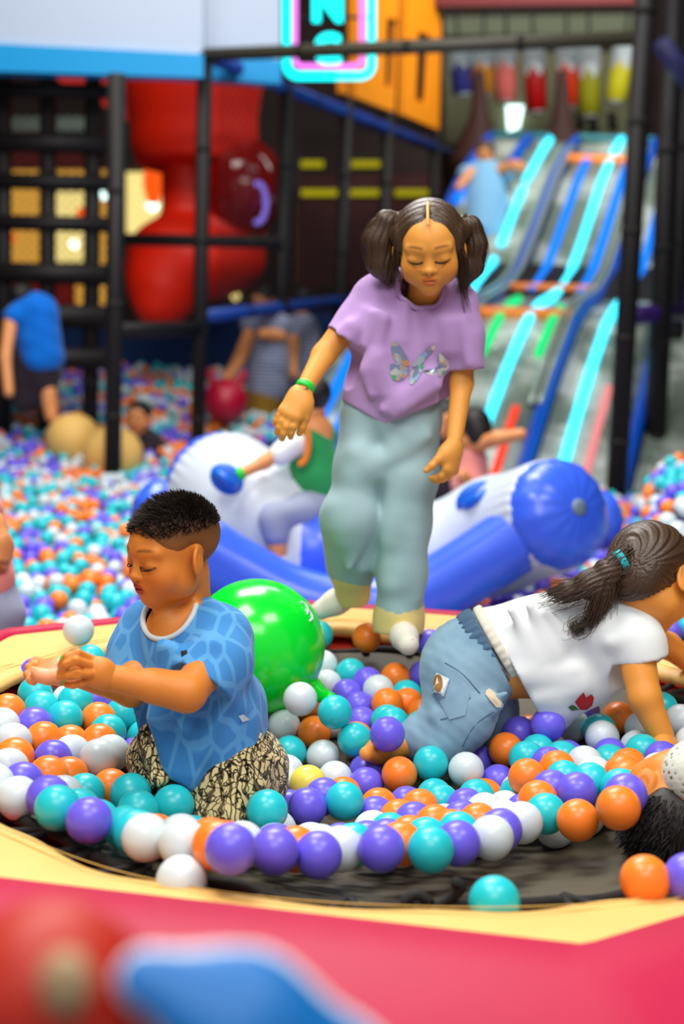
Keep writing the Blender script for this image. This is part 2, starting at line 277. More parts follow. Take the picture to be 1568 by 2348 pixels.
BALLS = """
T -0.604 2.776 0.036 only turquoise ball of the eighth row back left of the kneeling boy
T -0.578 2.712 0.025 turquoise ball left of the kneeling boy, seventh row back, first from the left
T -0.518 2.749 0.031 turquoise ball left of the kneeling boy, seventh row back, second from the left
T -0.523 2.671 0.019 turquoise ball left of the kneeling boy, sixth row back, first from the left
P -0.497 2.862 0.003 only purple ball of the seventh row back left of the kneeling boy
W -0.544 2.811 0.013 white ball left of the kneeling boy, seventh row back, first from the left
O -0.466 2.713 0.006 only orange ball of the sixth row back left of the kneeling boy
T -0.426 2.771 0.002 turquoise ball left of the kneeling boy, seventh row back, third from the left
T -0.378 2.736 -0.034 turquoise ball between the boy and the jeans, front row, first from the left
T -0.436 2.652 0.000 turquoise ball left of the kneeling boy, sixth row back, second from the left
P -0.572 2.622 0.018 only purple ball of the sixth row back left of the kneeling boy
O -0.631 2.657 0.033 only orange ball of the seventh row back left of the kneeling boy
W -0.623 2.575 0.029 only white ball of the sixth row back left of the kneeling boy
W -0.586 2.509 0.020 white ball left of the kneeling boy, fifth row back, first from the left
O -0.541 2.560 0.009 orange ball left of the kneeling boy, fifth row back, first from the left
O -0.502 2.614 -0.012 orange ball left of the kneeling boy, fifth row back, second from the left
O -0.441 2.581 0.002 orange ball left of the kneeling boy, fifth row back, third from the left
W -0.482 2.526 -0.004 white ball left of the kneeling boy, fifth row back, second from the left
P -0.503 2.459 0.006 only purple ball of the fourth row back left of the kneeling boy
O -0.563 2.424 0.019 only orange ball of the fourth row back left of the kneeling boy
W -0.554 2.341 0.026 white ball left of the kneeling boy, fourth row back, first from the left
O -0.486 2.339 0.016 orange ball left of the kneeling boy, third row back, first from the left
O -0.463 2.401 -0.005 orange ball left of the kneeling boy, third row back, second from the left
W -0.419 2.452 0.013 white ball left of the kneeling boy, fourth row back, second from the left
P -0.515 2.276 0.024 only purple ball of the third row back left of the kneeling boy
W -0.550 2.217 0.040 only white ball of the third row back left of the kneeling boy
P -0.443 2.134 0.051 only purple ball of the second row back left of the kneeling boy
W -0.499 2.172 0.035 white ball left of the kneeling boy, second row back, first from the left
W -0.448 2.273 0.004 white ball left of the kneeling boy, second row back, second from the left
T -0.423 2.335 -0.012 turquoise ball left of the kneeling boy, third row back, first from the left
T -0.416 2.070 0.058 turquoise ball left of the kneeling boy, second row back, first from the left
T -0.407 2.197 0.009 turquoise ball left of the kneeling boy, second row back, second from the left
P -0.361 2.030 0.055 only purple ball of the front row left of the kneeling boy
O -0.389 2.402 -0.025 orange ball left of the kneeling boy, third row back, third from the left
W -0.409 2.519 0.001 white ball left of the kneeling boy, fifth row back, third from the left
P -0.384 2.650 -0.044 only purple ball of the fifth row back left of the kneeling boy
O -0.357 2.586 -0.037 orange ball in front of the crawling girl, fifth row back, first from the left
T -0.367 2.141 0.012 turquoise ball left of the kneeling boy, front row, first from the left
T -0.340 2.308 -0.000 turquoise ball left of the kneeling boy, third row back, second from the left
T -0.318 2.239 -0.005 turquoise ball left of the kneeling boy, second row back, third from the left
T -0.265 2.283 -0.009 turquoise ball in front of the kneeling boy, third row back, first from the left
W -0.268 1.969 0.055 white ball in front of the kneeling boy, front row, first from the left
W -0.231 2.092 0.011 white ball in front of the kneeling boy, front row, second from the left
W -0.210 1.930 0.064 white ball in front of the kneeling boy, front row, third from the left
O -0.275 2.142 -0.009 orange ball in front of the kneeling boy, front row, first from the left
T -0.223 2.184 -0.025 only turquoise ball of the front row in front of the kneeling boy
O -0.158 1.887 0.079 orange ball in front of the kneeling boy, front row, third from the left
O -0.182 2.045 0.024 orange ball in front of the kneeling boy, front row, second from the left
O -0.167 2.145 -0.017 orange ball in front of the kneeling boy, front row, fourth from the left
P -0.134 1.826 0.098 purple ball in front of the kneeling boy, front row, first from the left
W -0.131 1.999 0.037 white ball in front of the kneeling boy, front row, fifth from the left
W -0.147 2.205 -0.046 white ball in front of the kneeling boy, front row, fourth from the left
T -0.108 2.271 -0.008 turquoise ball in front of the kneeling boy, third row back, second from the left
T -0.315 2.093 0.021 turquoise ball left of the kneeling boy, front row, second from the left
T -0.291 2.031 0.038 turquoise ball left of the kneeling boy, front row, third from the left
W -0.033 3.237 -0.001 only white ball of the fifth row back between the boy and the jeans
T 0.033 3.212 -0.012 only turquoise ball of the fifth row back between the boy and the jeans
W -0.021 3.157 -0.027 white ball between the boy and the jeans, fourth row back, first from the left
P 0.071 3.147 -0.015 purple ball between the boy and the jeans, fourth row back, second from the left
W 0.094 3.081 -0.015 white ball between the boy and the jeans, fourth row back, second from the left
O 0.135 3.172 -0.009 only orange ball of the fifth row back between the boy and the jeans
T 0.159 3.112 -0.033 only turquoise ball of the fourth row back between the boy and the jeans
P 0.025 3.096 -0.031 purple ball between the boy and the jeans, fourth row back, first from the left
P 0.053 3.034 -0.042 only purple ball of the third row back between the boy and the jeans
P 0.059 2.967 -0.058 purple ball between the boy and the jeans, second row back, first from the left
W -0.073 2.834 0.028 only white ball of the third row back between the boy and the jeans
T -0.001 2.812 0.009 only turquoise ball of the third row back between the boy and the jeans
W -0.191 2.910 -0.062 white ball between the boy and the jeans, second row back, first from the left
W -0.108 2.925 -0.057 white ball between the boy and the jeans, second row back, second from the left
O -0.043 2.903 -0.063 only orange ball of the second row back between the boy and the jeans
T -0.091 2.826 -0.084 turquoise ball between the boy and the jeans, front row, second from the left
W -0.022 2.821 -0.089 white ball in front of the crawling girl, sixth row back, first from the left
T 0.041 2.804 -0.045 turquoise ball between the boy and the jeans, front row, third from the left
P 0.104 2.720 -0.006 purple ball between the boy and the jeans, second row back, second from the left
O 0.046 2.900 -0.071 only orange ball of the front row between the boy and the jeans
O 0.112 2.992 -0.021 orange ball between the boy and the jeans, third row back, second from the left
O 0.158 3.043 -0.033 orange ball between the boy and the jeans, third row back, third from the left
O 0.190 2.982 -0.039 orange ball between the boy and the jeans, third row back, fourth from the left
T 0.111 2.925 -0.039 turquoise ball between the boy and the jeans, second row back, first from the left
T 0.120 2.859 -0.025 turquoise ball between the boy and the jeans, second row back, second from the left
T 0.181 2.912 -0.046 turquoise ball between the boy and the jeans, second row back, third from the left
O -0.134 2.749 -0.086 orange ball in front of the crawling girl, fifth row back, second from the left
W -0.092 2.693 -0.082 only white ball of the fifth row back in front of the kneeling boy
W -0.098 2.625 -0.078 only white ball of the fourth row back in front of the kneeling boy
Y -0.047 2.578 -0.064 only yellow ball of the fourth row back in front of the crawling girl
W 0.004 2.719 -0.100 white ball in front of the crawling girl, fourth row back, first from the left
P 0.066 2.771 -0.100 purple ball in front of the crawling girl, fifth row back, first from the left
P 0.065 2.686 -0.100 purple ball in front of the crawling girl, fourth row back, second from the left
O 0.021 2.633 -0.103 orange ball in front of the crawling girl, fourth row back, first from the left
T 0.022 2.459 -0.054 turquoise ball in front of the crawling girl, third row back, first from the left
P -0.016 2.517 -0.067 purple ball in front of the crawling girl, fourth row back, first from the left
P -0.079 2.525 -0.095 only purple ball of the third row back in front of the kneeling boy
P -0.044 2.445 -0.062 purple ball in front of the crawling girl, third row back, first from the left
W -0.017 2.110 -0.005 white ball in front of the crawling girl, front row, second from the left
W -0.033 2.202 -0.037 white ball in front of the crawling girl, front row, first from the left
O -0.029 2.267 -0.063 orange ball in front of the crawling girl, front row, first from the left
P 0.016 2.318 -0.079 purple ball in front of the crawling girl, front row, second from the left
P -0.085 2.098 -0.002 purple ball in front of the kneeling boy, front row, third from the left
W -0.089 2.164 -0.026 white ball in front of the kneeling boy, front row, sixth from the left
O -0.053 2.040 0.017 orange ball in front of the kneeling boy, front row, fifth from the left
P -0.080 1.952 0.048 purple ball in front of the kneeling boy, front row, second from the left
P -0.018 1.983 0.032 purple ball in front of the crawling girl, front row, first from the left
W 0.014 2.052 0.015 white ball in front of the crawling girl, front row, third from the left
T 0.036 2.153 -0.017 turquoise ball in front of the crawling girl, front row, first from the left
P 0.075 2.023 0.029 purple ball in front of the crawling girl, front row, fourth from the left
P 0.160 2.861 -0.087 only purple ball of the front row between the boy and the jeans
O 0.129 2.679 -0.074 orange ball in front of the crawling girl, fifth row back, third from the left
O 0.106 2.083 0.014 orange ball in front of the crawling girl, front row, second from the left
T 0.149 2.031 0.027 turquoise ball in front of the crawling girl, front row, third from the left
P 0.194 2.084 0.018 purple ball in front of the crawling girl, front row, sixth from the left
W 0.250 2.128 0.012 white ball in front of the crawling girl, front row, fourth from the left
P 0.272 2.195 -0.000 purple ball in front of the crawling girl, second row back, third from the left
W 0.072 2.379 -0.077 white ball in front of the crawling girl, second row back, first from the left
T 0.099 2.313 -0.056 turquoise ball in front of the crawling girl, second row back, first from the left
P 0.090 2.196 -0.024 purple ball in front of the crawling girl, front row, fifth from the left
P 0.060 2.257 -0.051 purple ball in front of the crawling girl, front row, third from the left
O 0.129 2.251 -0.037 orange ball in front of the crawling girl, front row, third from the left
O 0.175 2.307 -0.037 orange ball in front of the crawling girl, second row back, second from the left
O 0.198 2.245 -0.022 orange ball in front of the crawling girl, second row back, third from the left
T 0.149 2.135 0.003 turquoise ball in front of the crawling girl, front row, second from the left
T 0.203 2.179 -0.002 turquoise ball in front of the crawling girl, second row back, second from the left
O 0.249 2.320 -0.036 orange ball in front of the crawling girl, second row back, fourth from the left
W 0.296 2.371 -0.046 white ball in front of the crawling girl, second row back, third from the left
W 0.272 2.434 -0.057 white ball in front of the crawling girl, third row back, first from the left
P 0.227 2.382 -0.054 purple ball in front of the crawling girl, second row back, second from the left
P 0.244 2.497 -0.071 purple ball in front of the crawling girl, third row back, fourth from the left
W 0.203 2.442 -0.083 white ball in front of the crawling girl, second row back, second from the left
P 0.143 2.366 -0.054 purple ball in front of the crawling girl, second row back, first from the left
O 0.119 2.428 -0.072 orange ball in front of the crawling girl, second row back, first from the left
O 0.160 2.496 -0.075 orange ball in front of the crawling girl, third row back, second from the left
P 0.141 2.593 -0.104 purple ball in front of the crawling girl, third row back, third from the left
O 0.087 2.550 -0.094 orange ball in front of the crawling girl, third row back, first from the left
P 0.079 2.482 -0.087 purple ball in front of the crawling girl, third row back, second from the left
T 0.196 2.638 -0.102 turquoise ball in front of the crawling girl, fourth row back, first from the left
T 0.202 2.551 -0.083 turquoise ball in front of the crawling girl, third row back, second from the left
O 0.292 2.626 -0.095 orange ball in front of the crawling girl, fourth row back, second from the left
T 0.269 2.564 -0.076 turquoise ball in front of the crawling girl, third row back, third from the left
P 0.325 2.700 -0.090 purple ball in front of the crawling girl, fourth row back, third from the left
P 0.292 2.822 -0.087 purple ball in front of the crawling girl, fifth row back, second from the left
W 0.259 2.682 -0.061 white ball in front of the crawling girl, fifth row back, first from the left
T 0.191 2.704 -0.058 turquoise ball in front of the crawling girl, fifth row back, first from the left
O 0.348 2.792 -0.052 only orange ball of the sixth row back in front of the crawling girl
W 0.393 2.400 -0.070 white ball in front of the crawling girl, second row back, fifth from the left
W 0.313 2.251 -0.007 white ball in front of the crawling girl, second row back, fourth from the left
O 0.405 2.252 -0.000 orange ball in front of the crawling girl, second row back, fifth from the left
W 0.453 2.445 -0.063 white ball in front of the crawling girl, second row back, sixth from the left
W 0.487 2.506 -0.062 white ball in front of the crawling girl, third row back, third from the left
O 0.448 2.143 0.062 orange ball in front of the crawling girl, third row back, fourth from the left
W 0.358 2.640 -0.086 white ball in front of the crawling girl, fourth row back, second from the left
T 0.346 2.573 -0.073 turquoise ball in front of the crawling girl, fourth row back, second from the left
W 0.317 2.508 -0.077 white ball in front of the crawling girl, third row back, second from the left
P 0.343 2.446 -0.060 purple ball in front of the crawling girl, third row back, fifth from the left
O 0.356 2.372 -0.010 orange ball in front of the crawling girl, third row back, third from the left
P 0.416 2.536 -0.078 purple ball in front of the crawling girl, third row back, sixth from the left
T 0.360 2.303 -0.009 turquoise ball in front of the crawling girl, third row back, fourth from the left
P 0.388 2.432 -0.010 purple ball in front of the crawling girl, fourth row back, fourth from the left
P 0.423 2.374 0.006 purple ball in front of the crawling girl, fourth row back, fifth from the left
T 0.420 2.493 -0.011 turquoise ball in front of the crawling girl, fourth row back, third from the left
T 0.456 2.434 0.005 turquoise ball in front of the crawling girl, fourth row back, fourth from the left
T 0.499 2.379 0.014 turquoise ball in front of the crawling girl, fourth row back, fifth from the left
P 0.472 2.208 0.061 purple ball in front of the crawling girl, fourth row back, sixth from the left
O 0.357 2.528 -0.021 orange ball in front of the crawling girl, fifth row back, fourth from the left
O 0.417 2.561 -0.014 orange ball in front of the crawling girl, fifth row back, fifth from the left
W 0.480 2.632 -0.025 white ball in front of the crawling girl, fifth row back, second from the left
W 0.486 2.564 -0.023 white ball in front of the crawling girl, fifth row back, third from the left
O 0.530 2.514 -0.003 orange ball in front of the crawling girl, fifth row back, sixth from the left
O 0.524 2.447 0.007 orange ball in front of the crawling girl, fourth row back, third from the left
O 0.558 2.601 -0.017 orange ball in front of the crawling girl, fifth row back, seventh from the left
W 0.604 2.550 -0.008 white ball in front of the crawling girl, fifth row back, fourth from the left
T 0.536 2.672 -0.033 turquoise ball in front of the crawling girl, fifth row back, second from the left
P 0.550 2.739 -0.040 purple ball in front of the crawling girl, sixth row back, second from the left
W 0.610 2.773 -0.032 white ball in front of the crawling girl, sixth row back, second from the left
T 0.601 2.682 -0.013 turquoise ball in front of the crawling girl, sixth row back, fourth from the left
P 0.625 2.619 -0.007 purple ball in front of the crawling girl, fifth row back, fourth from the left
P 0.411 2.628 -0.028 purple ball in front of the crawling girl, fifth row back, third from the left
P 0.472 2.785 -0.061 purple ball in front of the crawling girl, sixth row back, first from the left
T 0.407 2.751 -0.041 turquoise ball in front of the crawling girl, sixth row back, second from the left
T 0.377 2.687 -0.036 turquoise ball in front of the crawling girl, sixth row back, first from the left
T 0.447 2.695 -0.036 turquoise ball in front of the crawling girl, sixth row back, third from the left
P 0.432 2.799 0.001 purple ball under the crawling girl, front row, second from the left
T 0.551 2.874 -0.029 only turquoise ball of the front row under the crawling girl
W 0.505 2.926 -0.036 white ball under the crawling girl, front row, first from the left
P 0.536 2.984 -0.020 only purple ball of the second row back under the crawling girl
O 0.600 2.924 -0.016 only orange ball of the second row back under the crawling girl
W 0.634 2.856 -0.017 white ball under the crawling girl, front row, third from the left
W 0.545 2.806 -0.024 white ball under the crawling girl, front row, second from the left
T 0.689 2.924 0.008 only turquoise ball of the second row back under the crawling girl
W 0.711 2.843 0.005 white ball under the crawling girl, front row, fourth from the left
W 0.709 2.732 -0.007 white ball in front of the crawling girl, sixth row back, third from the left
P 0.381 2.849 -0.033 purple ball under the crawling girl, front row, first from the left
P 0.199 3.170 -0.001 purple ball on the far rim behind the seat of the jeans
P -0.638 2.936 0.035 purple ball on the rim behind the open palm of the kneeling boy
W -0.578 3.100 0.094 white ball resting on the yellow padding at far left
T -0.546 3.065 0.036 turquoise ball between the yellow padding and the hands of the boy
T -0.046 3.325 0.050 turquoise ball on the far rim beside the green hopper ball
O 0.069 3.312 0.050 orange ball on the far rim before the girl in lilac
P 0.218 3.268 0.050 purple ball on the far rim right of the standing foot
O 0.436 1.880 0.052 large orange ball on the near rim at bottom right
P 0.496 1.880 0.057 purple ball cut by the right edge on the near rim
T 0.223 1.829 0.035 single turquoise ball resting on the near rim at bottom centre
W -0.204 1.865 0.035 single white ball resting on the near rim at lower left
O -0.065 3.055 -0.048 orange ball between the boy and the jeans, third row back, first from the left
W -0.095 2.365 -0.077 only white ball of the second row back in front of the kneeling boy
W -0.005 2.995 -0.065 white ball between the boy and the jeans, second row back, third from the left
O 0.415 2.935 -0.053 only orange ball of the front row under the crawling girl
W -0.425 2.845 -0.019 white ball left of the kneeling boy, seventh row back, second from the left
W 0.085 2.845 -0.091 only white ball of the front row between the boy and the jeans
"""
# ================================================================ MATERIALS
M = {}
M['teal'] = mat('teal_plastic', srgb(36, 200, 208), .32, .5, sss=.12)
M['purple'] = mat('purple_plastic', srgb(112, 98, 234), .32, .5, sss=.12)
M['orange'] = mat('orange_plastic', srgb(255, 134, 40), .32, .5, sss=.12)
M['white'] = mat('white_plastic', srgb(214, 226, 230), .32, .5, sss=.12)
M['yellow'] = mat('yellow_plastic', srgb(245, 225, 90), .32, .5, sss=.12)
M['padyellow'] = bump(mottle(mat('yellow_vinyl', srgb(238, 192, 112), .5, .35), srgb(230, 182, 100), 5), 400, .08, .001)
M['padpink'] = bump(mottle(mat('pink_vinyl', srgb(184, 14, 64), .55, .35), srgb(176, 11, 58), 4), 500, .1, .001)
M['padred'] = mat('red_vinyl', srgb(255, 84, 70), .6, .3)
M['cord'] = mat('black_cord', (.012, .011, .010), .7, .3)
m = M['mesh'] = mat('trampoline_mesh', srgb(84, 78, 62), .62, .3)
bump(m, 260, .08, .0008)
M['hem'] = bump(mat('black_webbing', (.014, .012, .010), .75, .3), 120, .5, .004)
M['thread'] = mat('seam_thread', srgb(216, 180, 96), .8, .2)

# ================================================================ TRAMPOLINE
TC = np.array([.10, 2.62]); MR = .735
SAG = .14
def matz(x, y): return -SAG * max(0, 1 - (math.hypot(x - TC[0], y - TC[1]) / MR) ** 2)
tramp = empty('trampoline', (TC[0], TC[1], -.6), 'round trampoline with dark mesh mat, yellow padding and pink skirt', 'trampoline')
V, Q = [], []
nr, na = 26, 120
for i in range(nr + 1):
    for k in range(na):
        r = MR * i / nr; th = 2 * PI * k / na; x, y = TC[0] + r * math.cos(th), TC[1] + r * math.sin(th)
        V.append((x, y, matz(x, y) + .004 * math.sin(9 * th) * (i / nr) ** 6))
for i in range(nr):
    for k in range(na): Q.append((i * na + k, (i + 1) * na + k, (i + 1) * na + (k + 1) % na, i * na + (k + 1) % na))
npmesh('jumping_mat', np.array(V), np.array(Q), M['mesh'], tramp)
# ragged webbing sewn round the rim
mb = MB(); P = []
for k in range(240):
    th = 2 * PI * k / 240; r = MR + .012 + .004 * math.sin(17 * th) + .003 * math.sin(41 * th); P.append((TC[0] + r * math.cos(th), TC[1] + r * math.sin(th), .003 + .006 * math.sin(13 * th + 1)))
mb.tube(P, .011, 8, closed=True); mb.build('mat_hem', M['hem'], tramp)
for k in range(44):                              # elastic cords from the hem to the frame under the padding
    th = 2 * PI * (k + .3) / 44; d = .035
    p0 = [TC[0] + (MR + .005) * math.cos(th - d * .25), TC[1] + (MR + .005) * math.sin(th - d * .25), .004]
    p1 = [TC[0] + (MR + .11) * math.cos(th - d), TC[1] + (MR + .11) * math.sin(th - d), .016]
    p2 = [TC[0] + (MR + .11) * math.cos(th + d), TC[1] + (MR + .11) * math.sin(th + d), .016]
    p3 = [TC[0] + (MR + .005) * math.cos(th + d * .25), TC[1] + (MR + .005) * math.sin(th + d * .25), .004]
    mb = MB(); mb.tube(catmull([p1, p0, p3, p2], 5), .007, 6); mb.build('bungee_cord', M['cord'], tramp)
q = on(1046, 2076, .012); mb = MB()                # a frayed cord end standing out of the hem
mb.tube(catmull([q + [-.03, .0, -.002], q + [-.012, .004, .006], q + [0, .002, .016], q + [.006, 0, .028], q + [-.006, -.002, .034]], 5), .0075, 8)
mb.tube(catmull([q + [-.075, .0, .0], q + [-.055, .004, .012], q + [-.035, .002, .002]], 5), .008, 8); mb.build('bungee_cord', M['cord'], tramp)
# red cloth below the gap
mb = MB(); na = 96
V = []; F = []
for k in range(na):
    th = 2 * PI * k / na
    for r, z in ((MR + .006, -.06), (MR + .03, -.045), (MR + .06, -.025), (MR + .10, -.004), (MR + .18, -.002)): V.append((TC[0] + r * math.cos(th), TC[1] + r * math.sin(th), z))
for k in range(na):
    for j in range(4): F.append((k * 5 + j, k * 5 + j + 1, ((k + 1) % na) * 5 + j + 1, ((k + 1) % na) * 5 + j))
mb.add(V, F); mb.build('red_under_skirt', M['padred'], tramp)
VA = math.radians(-78.4)                         # one corner of the octagon of padding
def octr(th, ap=.935):
    a = (th - VA) % (PI / 4) - PI / 8; return ap / math.cos(a)
def ringmesh(name, prof, mtl, n=256):
    V = []; m = None
    ths = np.linspace(0, 2 * PI, n, endpoint=False)
    for th in ths:
        pr = prof(th); m = len(pr)
        for r, z in pr: V.append((TC[0] + r * math.cos(th), TC[1] + r * math.sin(th), z))
    F = [(k * m + j, ((k + 1) % n) * m + j, ((k + 1) % n) * m + j + 1, k * m + j + 1) for k in range(n) for j in range(m - 1)]
    return npmesh(name, np.array(V), np.array(F)[:, ::-1], mtl, tramp)
def yprof(th):
    near = .5 - .5 * math.sin(th); ri = .800 + .018 * near + .006 * math.sin(11 * th) + .004 * math.sin(23 * th + 1) ; ro = octr(th) + .012
    far = .5 + .5 * math.sin(th); zz = .003 * math.sin(7 * th) + .003 * math.sin(19 * th) + .012 * far + .006 * far * math.sin(16 * th)
    return [(ro, -.005), (ri + .02, .004 + zz), (ri, .016 + zz), (ri + .004, .030 + zz), (ri + .02, .038 + zz), (ri + .6 * (ro - ri), .044 + .012 * far), (ro, .045 + .02 * far)]
ringmesh('yellow_safety_pad', yprof, M['padyellow'])
def pprof(th):
    near = max(0, min(1, .5 - .62 * math.sin(th))); R = octr(th); w = .07 + .27 * near
    return [(R, .02), (R - .006, .05), (R + .002, .066 + .004 * near), (R + .02, .072 + .008 * near), (R + .3 * w, .066 + .006 * near), (R + .7 * w, .045), (R + w, -.02), (R + w + .05, -.25), (R + w + .06, -.6)]
ringmesh('pink_padded_skirt', pprof, M['padpink'])
for r0 in (.838, .856):                          # two rows of stitching near the inner edge
    mb = MB()
    mb.tube([(TC[0] + r0 * math.cos(a), TC[1] + r0 * math.sin(a), .0425 + .003 * math.sin(7 * a) + .012 * (.5 + .5 * math.sin(a)) + .006 * (.5 + .5 * math.sin(a)) * math.sin(16 * a)) for a in np.linspace(0, 2 * PI, 240, endpoint=False)], .0008, 4, closed=True)
    mb.build('stitching', M['thread'], tramp)

# ================================================================ BALLS
def sphere_mesh(name, r, mtl, tilt, seg=40, rings=24):
    me = bpy.data.meshes.new(name); bm = bmesh.new(); bmesh.ops.create_uvsphere(bm, u_segments=seg, v_segments=rings, radius=r)
    for v in bm.verts:                           # the moulding seam
        if abs(v.co.z) < 1e-5: v.co *= 1.007
    bm.transform(Matrix.Rotation(tilt[0], 4, 'X') @ Matrix.Rotation(tilt[1], 4, 'Y'))
    bm.to_mesh(me); bm.free(); me.polygons.foreach_set('use_smooth', [True] * len(me.polygons)); me.materials.append(mtl); return me
CN = dict(T='teal', P='purple', O='orange', W='white', Y='yellow')
BALL = {k: [sphere_mesh(v + '_ball', .035, M[v], t) for t in ((.4, .9), (1.3, .3), (2.2, 1.2), (.2, 1.9))] for k, v in CN.items()}
def put_ball(c, p, label, group):
    o = bpy.data.objects.new('ball', random.choice(BALL[c])); COL.objects.link(o); o.location = p; return tag(o, label, 'ball', group)
for l in BALLS.strip().split('\n'):
    c, x, y, z, lab = l.split(' ', 4); put_ball(c, (float(x), float(y), float(z)), lab, 'play balls lying in the trampoline')
# ================================================================ THE HALL BEHIND
M['pad'] = bump(mat('black_vinyl_foam', (.010, .008, .007), .55, .3), 60, .15, .004)
M['bluepad'] = bump(mat('blue_vinyl_foam', srgb(14, 62, 150), .45, .5), 60, .15, .004)
M['floor'] = mat('dark_floor', srgb(60, 50, 60), .8)
M['maroon'] = mat('maroon_panel', srgb(84, 40, 40), .7, .3)
M['darkblue'] = mat('navy_panel', srgb(10, 48, 100), .7, .3)
M['redvinyl'] = mat('red_plastic', srgb(246, 36, 2), .5, .4)
M['darkredglass'] = mat('dark_red_dome', srgb(150, 10, 6), .12, .6)
M['orangepanel'] = mat('orange_panel', srgb(255, 150, 16), .6, .3)
M['offwhite'] = mat('white_sign_board', srgb(190, 204, 222), .55, .4)
M['skyblue'] = mat('blue_border', srgb(0, 158, 222), .5, .4)
def glow(n, c, s): return mat(n, (0, 0, 0), .5, .2, emit=c, es=s)
M['neoncyan'] = glow('cyan_neon', srgb(0, 250, 250), 2.2); M['neonpink'] = glow('pink_neon', srgb(255, 130, 250), 1.5)
M['ledcyan'] = glow('cyan_led', srgb(60, 225, 255), 2.6); M['ledblue'] = glow('blue_led', srgb(0, 130, 255), 1.3); M['ledgreen'] = glow('green_led', srgb(0, 235, 130), 1.2)
M['ledred'] = glow('red_led', srgb(255, 70, 40), 1.2); M['ledpink'] = glow('pink_led', srgb(250, 150, 150), 1.0)
M['ledyellow'] = glow('yellow_led', srgb(190, 180, 10), .9)
M['shoplight'] = glow('warm_shop_window', srgb(250, 226, 140), 1.1); M['shopamber'] = glow('amber_shop_window', srgb(206, 150, 60), 1.1); M['lampwhite'] = glow('white_lamp', srgb(220, 255, 250), 3.0); M['lampred'] = glow('red_lantern', srgb(255, 90, 20), 1.1)
M['foil'] = bump(mottle(mat('silver_slide_sheet', srgb(120, 134, 120), .25, .6, .25), srgb(196, 206, 196), 2.2, .45, .62), 7, .6, .05)
M['clear'] = mat('clear_plastic_tube', srgb(170, 186, 170), .15, .7, .3)
M['slideblue'] = mat('blue_slide_divider', srgb(10, 80, 190), .3, .5)
M['brownpad'] = mat('brown_padded_hump', srgb(52, 28, 22), .7, .3)
m = M['netting'] = mat('climbing_net', (.02, .02, .02), .8, .2)
GZ = -.28                                        # level of the ball pit
def pitz(x, y):
    t = min(1, max(0, (x - .195 * y) / .22)); z = GZ + .14 * max(0, y - 9.2) * (1 if y < 13 else 0)
    return z + .42 * t * t * (3 - 2 * t) * min(1, max(0, (y - 4.4) / .8)) * min(1, max(0, (7.6 - y) / .8))
fl = MB(); fl.box((-9, -1.5, -.78), (9, 20, -.72)); tag(fl.build('floor', M['floor']), kind='structure')
cl = MB(); cl.box((-9, -1.5, 6.2), (9, 20, 6.3)); tag(cl.build('ceiling', mat('dark_ceiling', srgb(46, 40, 44), .9)), kind='structure')
wl = MB(); wl.box((-9, 19.8, -.72), (9, 20, 6.2)); tag(wl.build('wall_back', mat('dark_back_wall', srgb(60, 44, 42), .9)), kind='structure')
for x, nme in ((-9, 'left'), (9, 'right')):
    w_ = MB(); w_.box((x - .1, -1.5, -.72), (x + .1, 20, 6.2)); tag(w_.build('wall_' + nme, mat('dark_side_wall', srgb(54, 44, 46), .9)), kind='structure')

def bar(mb, a, b, r, n=10): mb.tube([a, b], r, n)
def rail(name, a, b, r, mtl, label, group, cat='padded rail', parent=None):
    mb = MB(); a = np.array(a, float); b = np.array(b, float); bar(mb, a, b, r)
    o = mb.build(name, mtl)
    nn = int(np.linalg.norm(b - a) / .6)
    if nn > 1:
        for k in range(1, nn):
            p = a + (b - a) * k / nn; d = (b - a) / np.linalg.norm(b - a); tb = MB(); tb.tube([p - d * .02, p + d * .02], r * 1.06, 10); tb.build('strap', M['hem'], o).matrix_parent_inverse = Matrix.Identity(4)
    return tag(o, label, cat, group)
GP, GR = 'padded posts of the play frame', 'padded rails of the play frame'
A_, B_ = np.array(at(478, 122, 9.95)), np.array(at(1475, 92, 8.85))
zt = .5 * (A_[2] + B_[2]); A_[2] = zt; B_[2] = zt
pL, pR = np.array([at(445, 1055, 9.95)[0], 9.95, GZ - .3]), np.array([at(1412, 1140, 8.85)[0], 8.85, GZ - .3])
pL[0] = A_[0] = .5 * (pL[0] + A_[0]); pR[0] = B_[0] = .5 * (pR[0] + B_[0])
rail('padded_post', pL, A_, .052, M['pad'], 'black padded front post at the left corner of the net cage', GP, 'padded post')
rail('padded_post', pR, B_ + [0, 0, .8], .066, M['pad'], 'thick black padded front post at the right of the neon slides', GP, 'padded post')
rail('padded_rail', A_ - [.04, 0, 0], B_, .045, mat('worn_black_foam', srgb(62, 58, 40), .5, .5), 'long black padded top rail across the front of the net cage', GR)
C_ = np.array(at(1050, 320, 15.2)); C_[2] = zt - .05
rail('padded_rail', A_, C_, .05, M['bluepad'], 'blue padded top rail running back under the orange panels', GR)
def onw(px, py):                                 # a point of the upright plane through A_ and C_
    d = ray(px, py); n = np.cross(C_ - A_, [0, 0, 1.0]); return CAM + d * (((A_ - CAM) @ n) / (d @ n))
rail('padded_rail', onw(470, 725), onw(800, 688), .05, M['bluepad'], 'blue padded low rail behind the girl in lilac', GR)
for x, y0, y1, lb in ((657, 190, 905, 'third'), (795, 228, 690, 'fourth'), (890, 255, 900, 'fifth'), (1000, 300, 900, 'sixth')):
    p = onw(x, y0); q = np.array([p[0], p[1], GZ - .3]); rail('padded_post', q, p, .055, M['pad'], 'black padded post, %s along the side of the net cage counted from the left' % {'third': 'second', 'fourth': 'third', 'fifth': 'fourth', 'sixth': 'fifth'}[lb], GP, 'padded post')
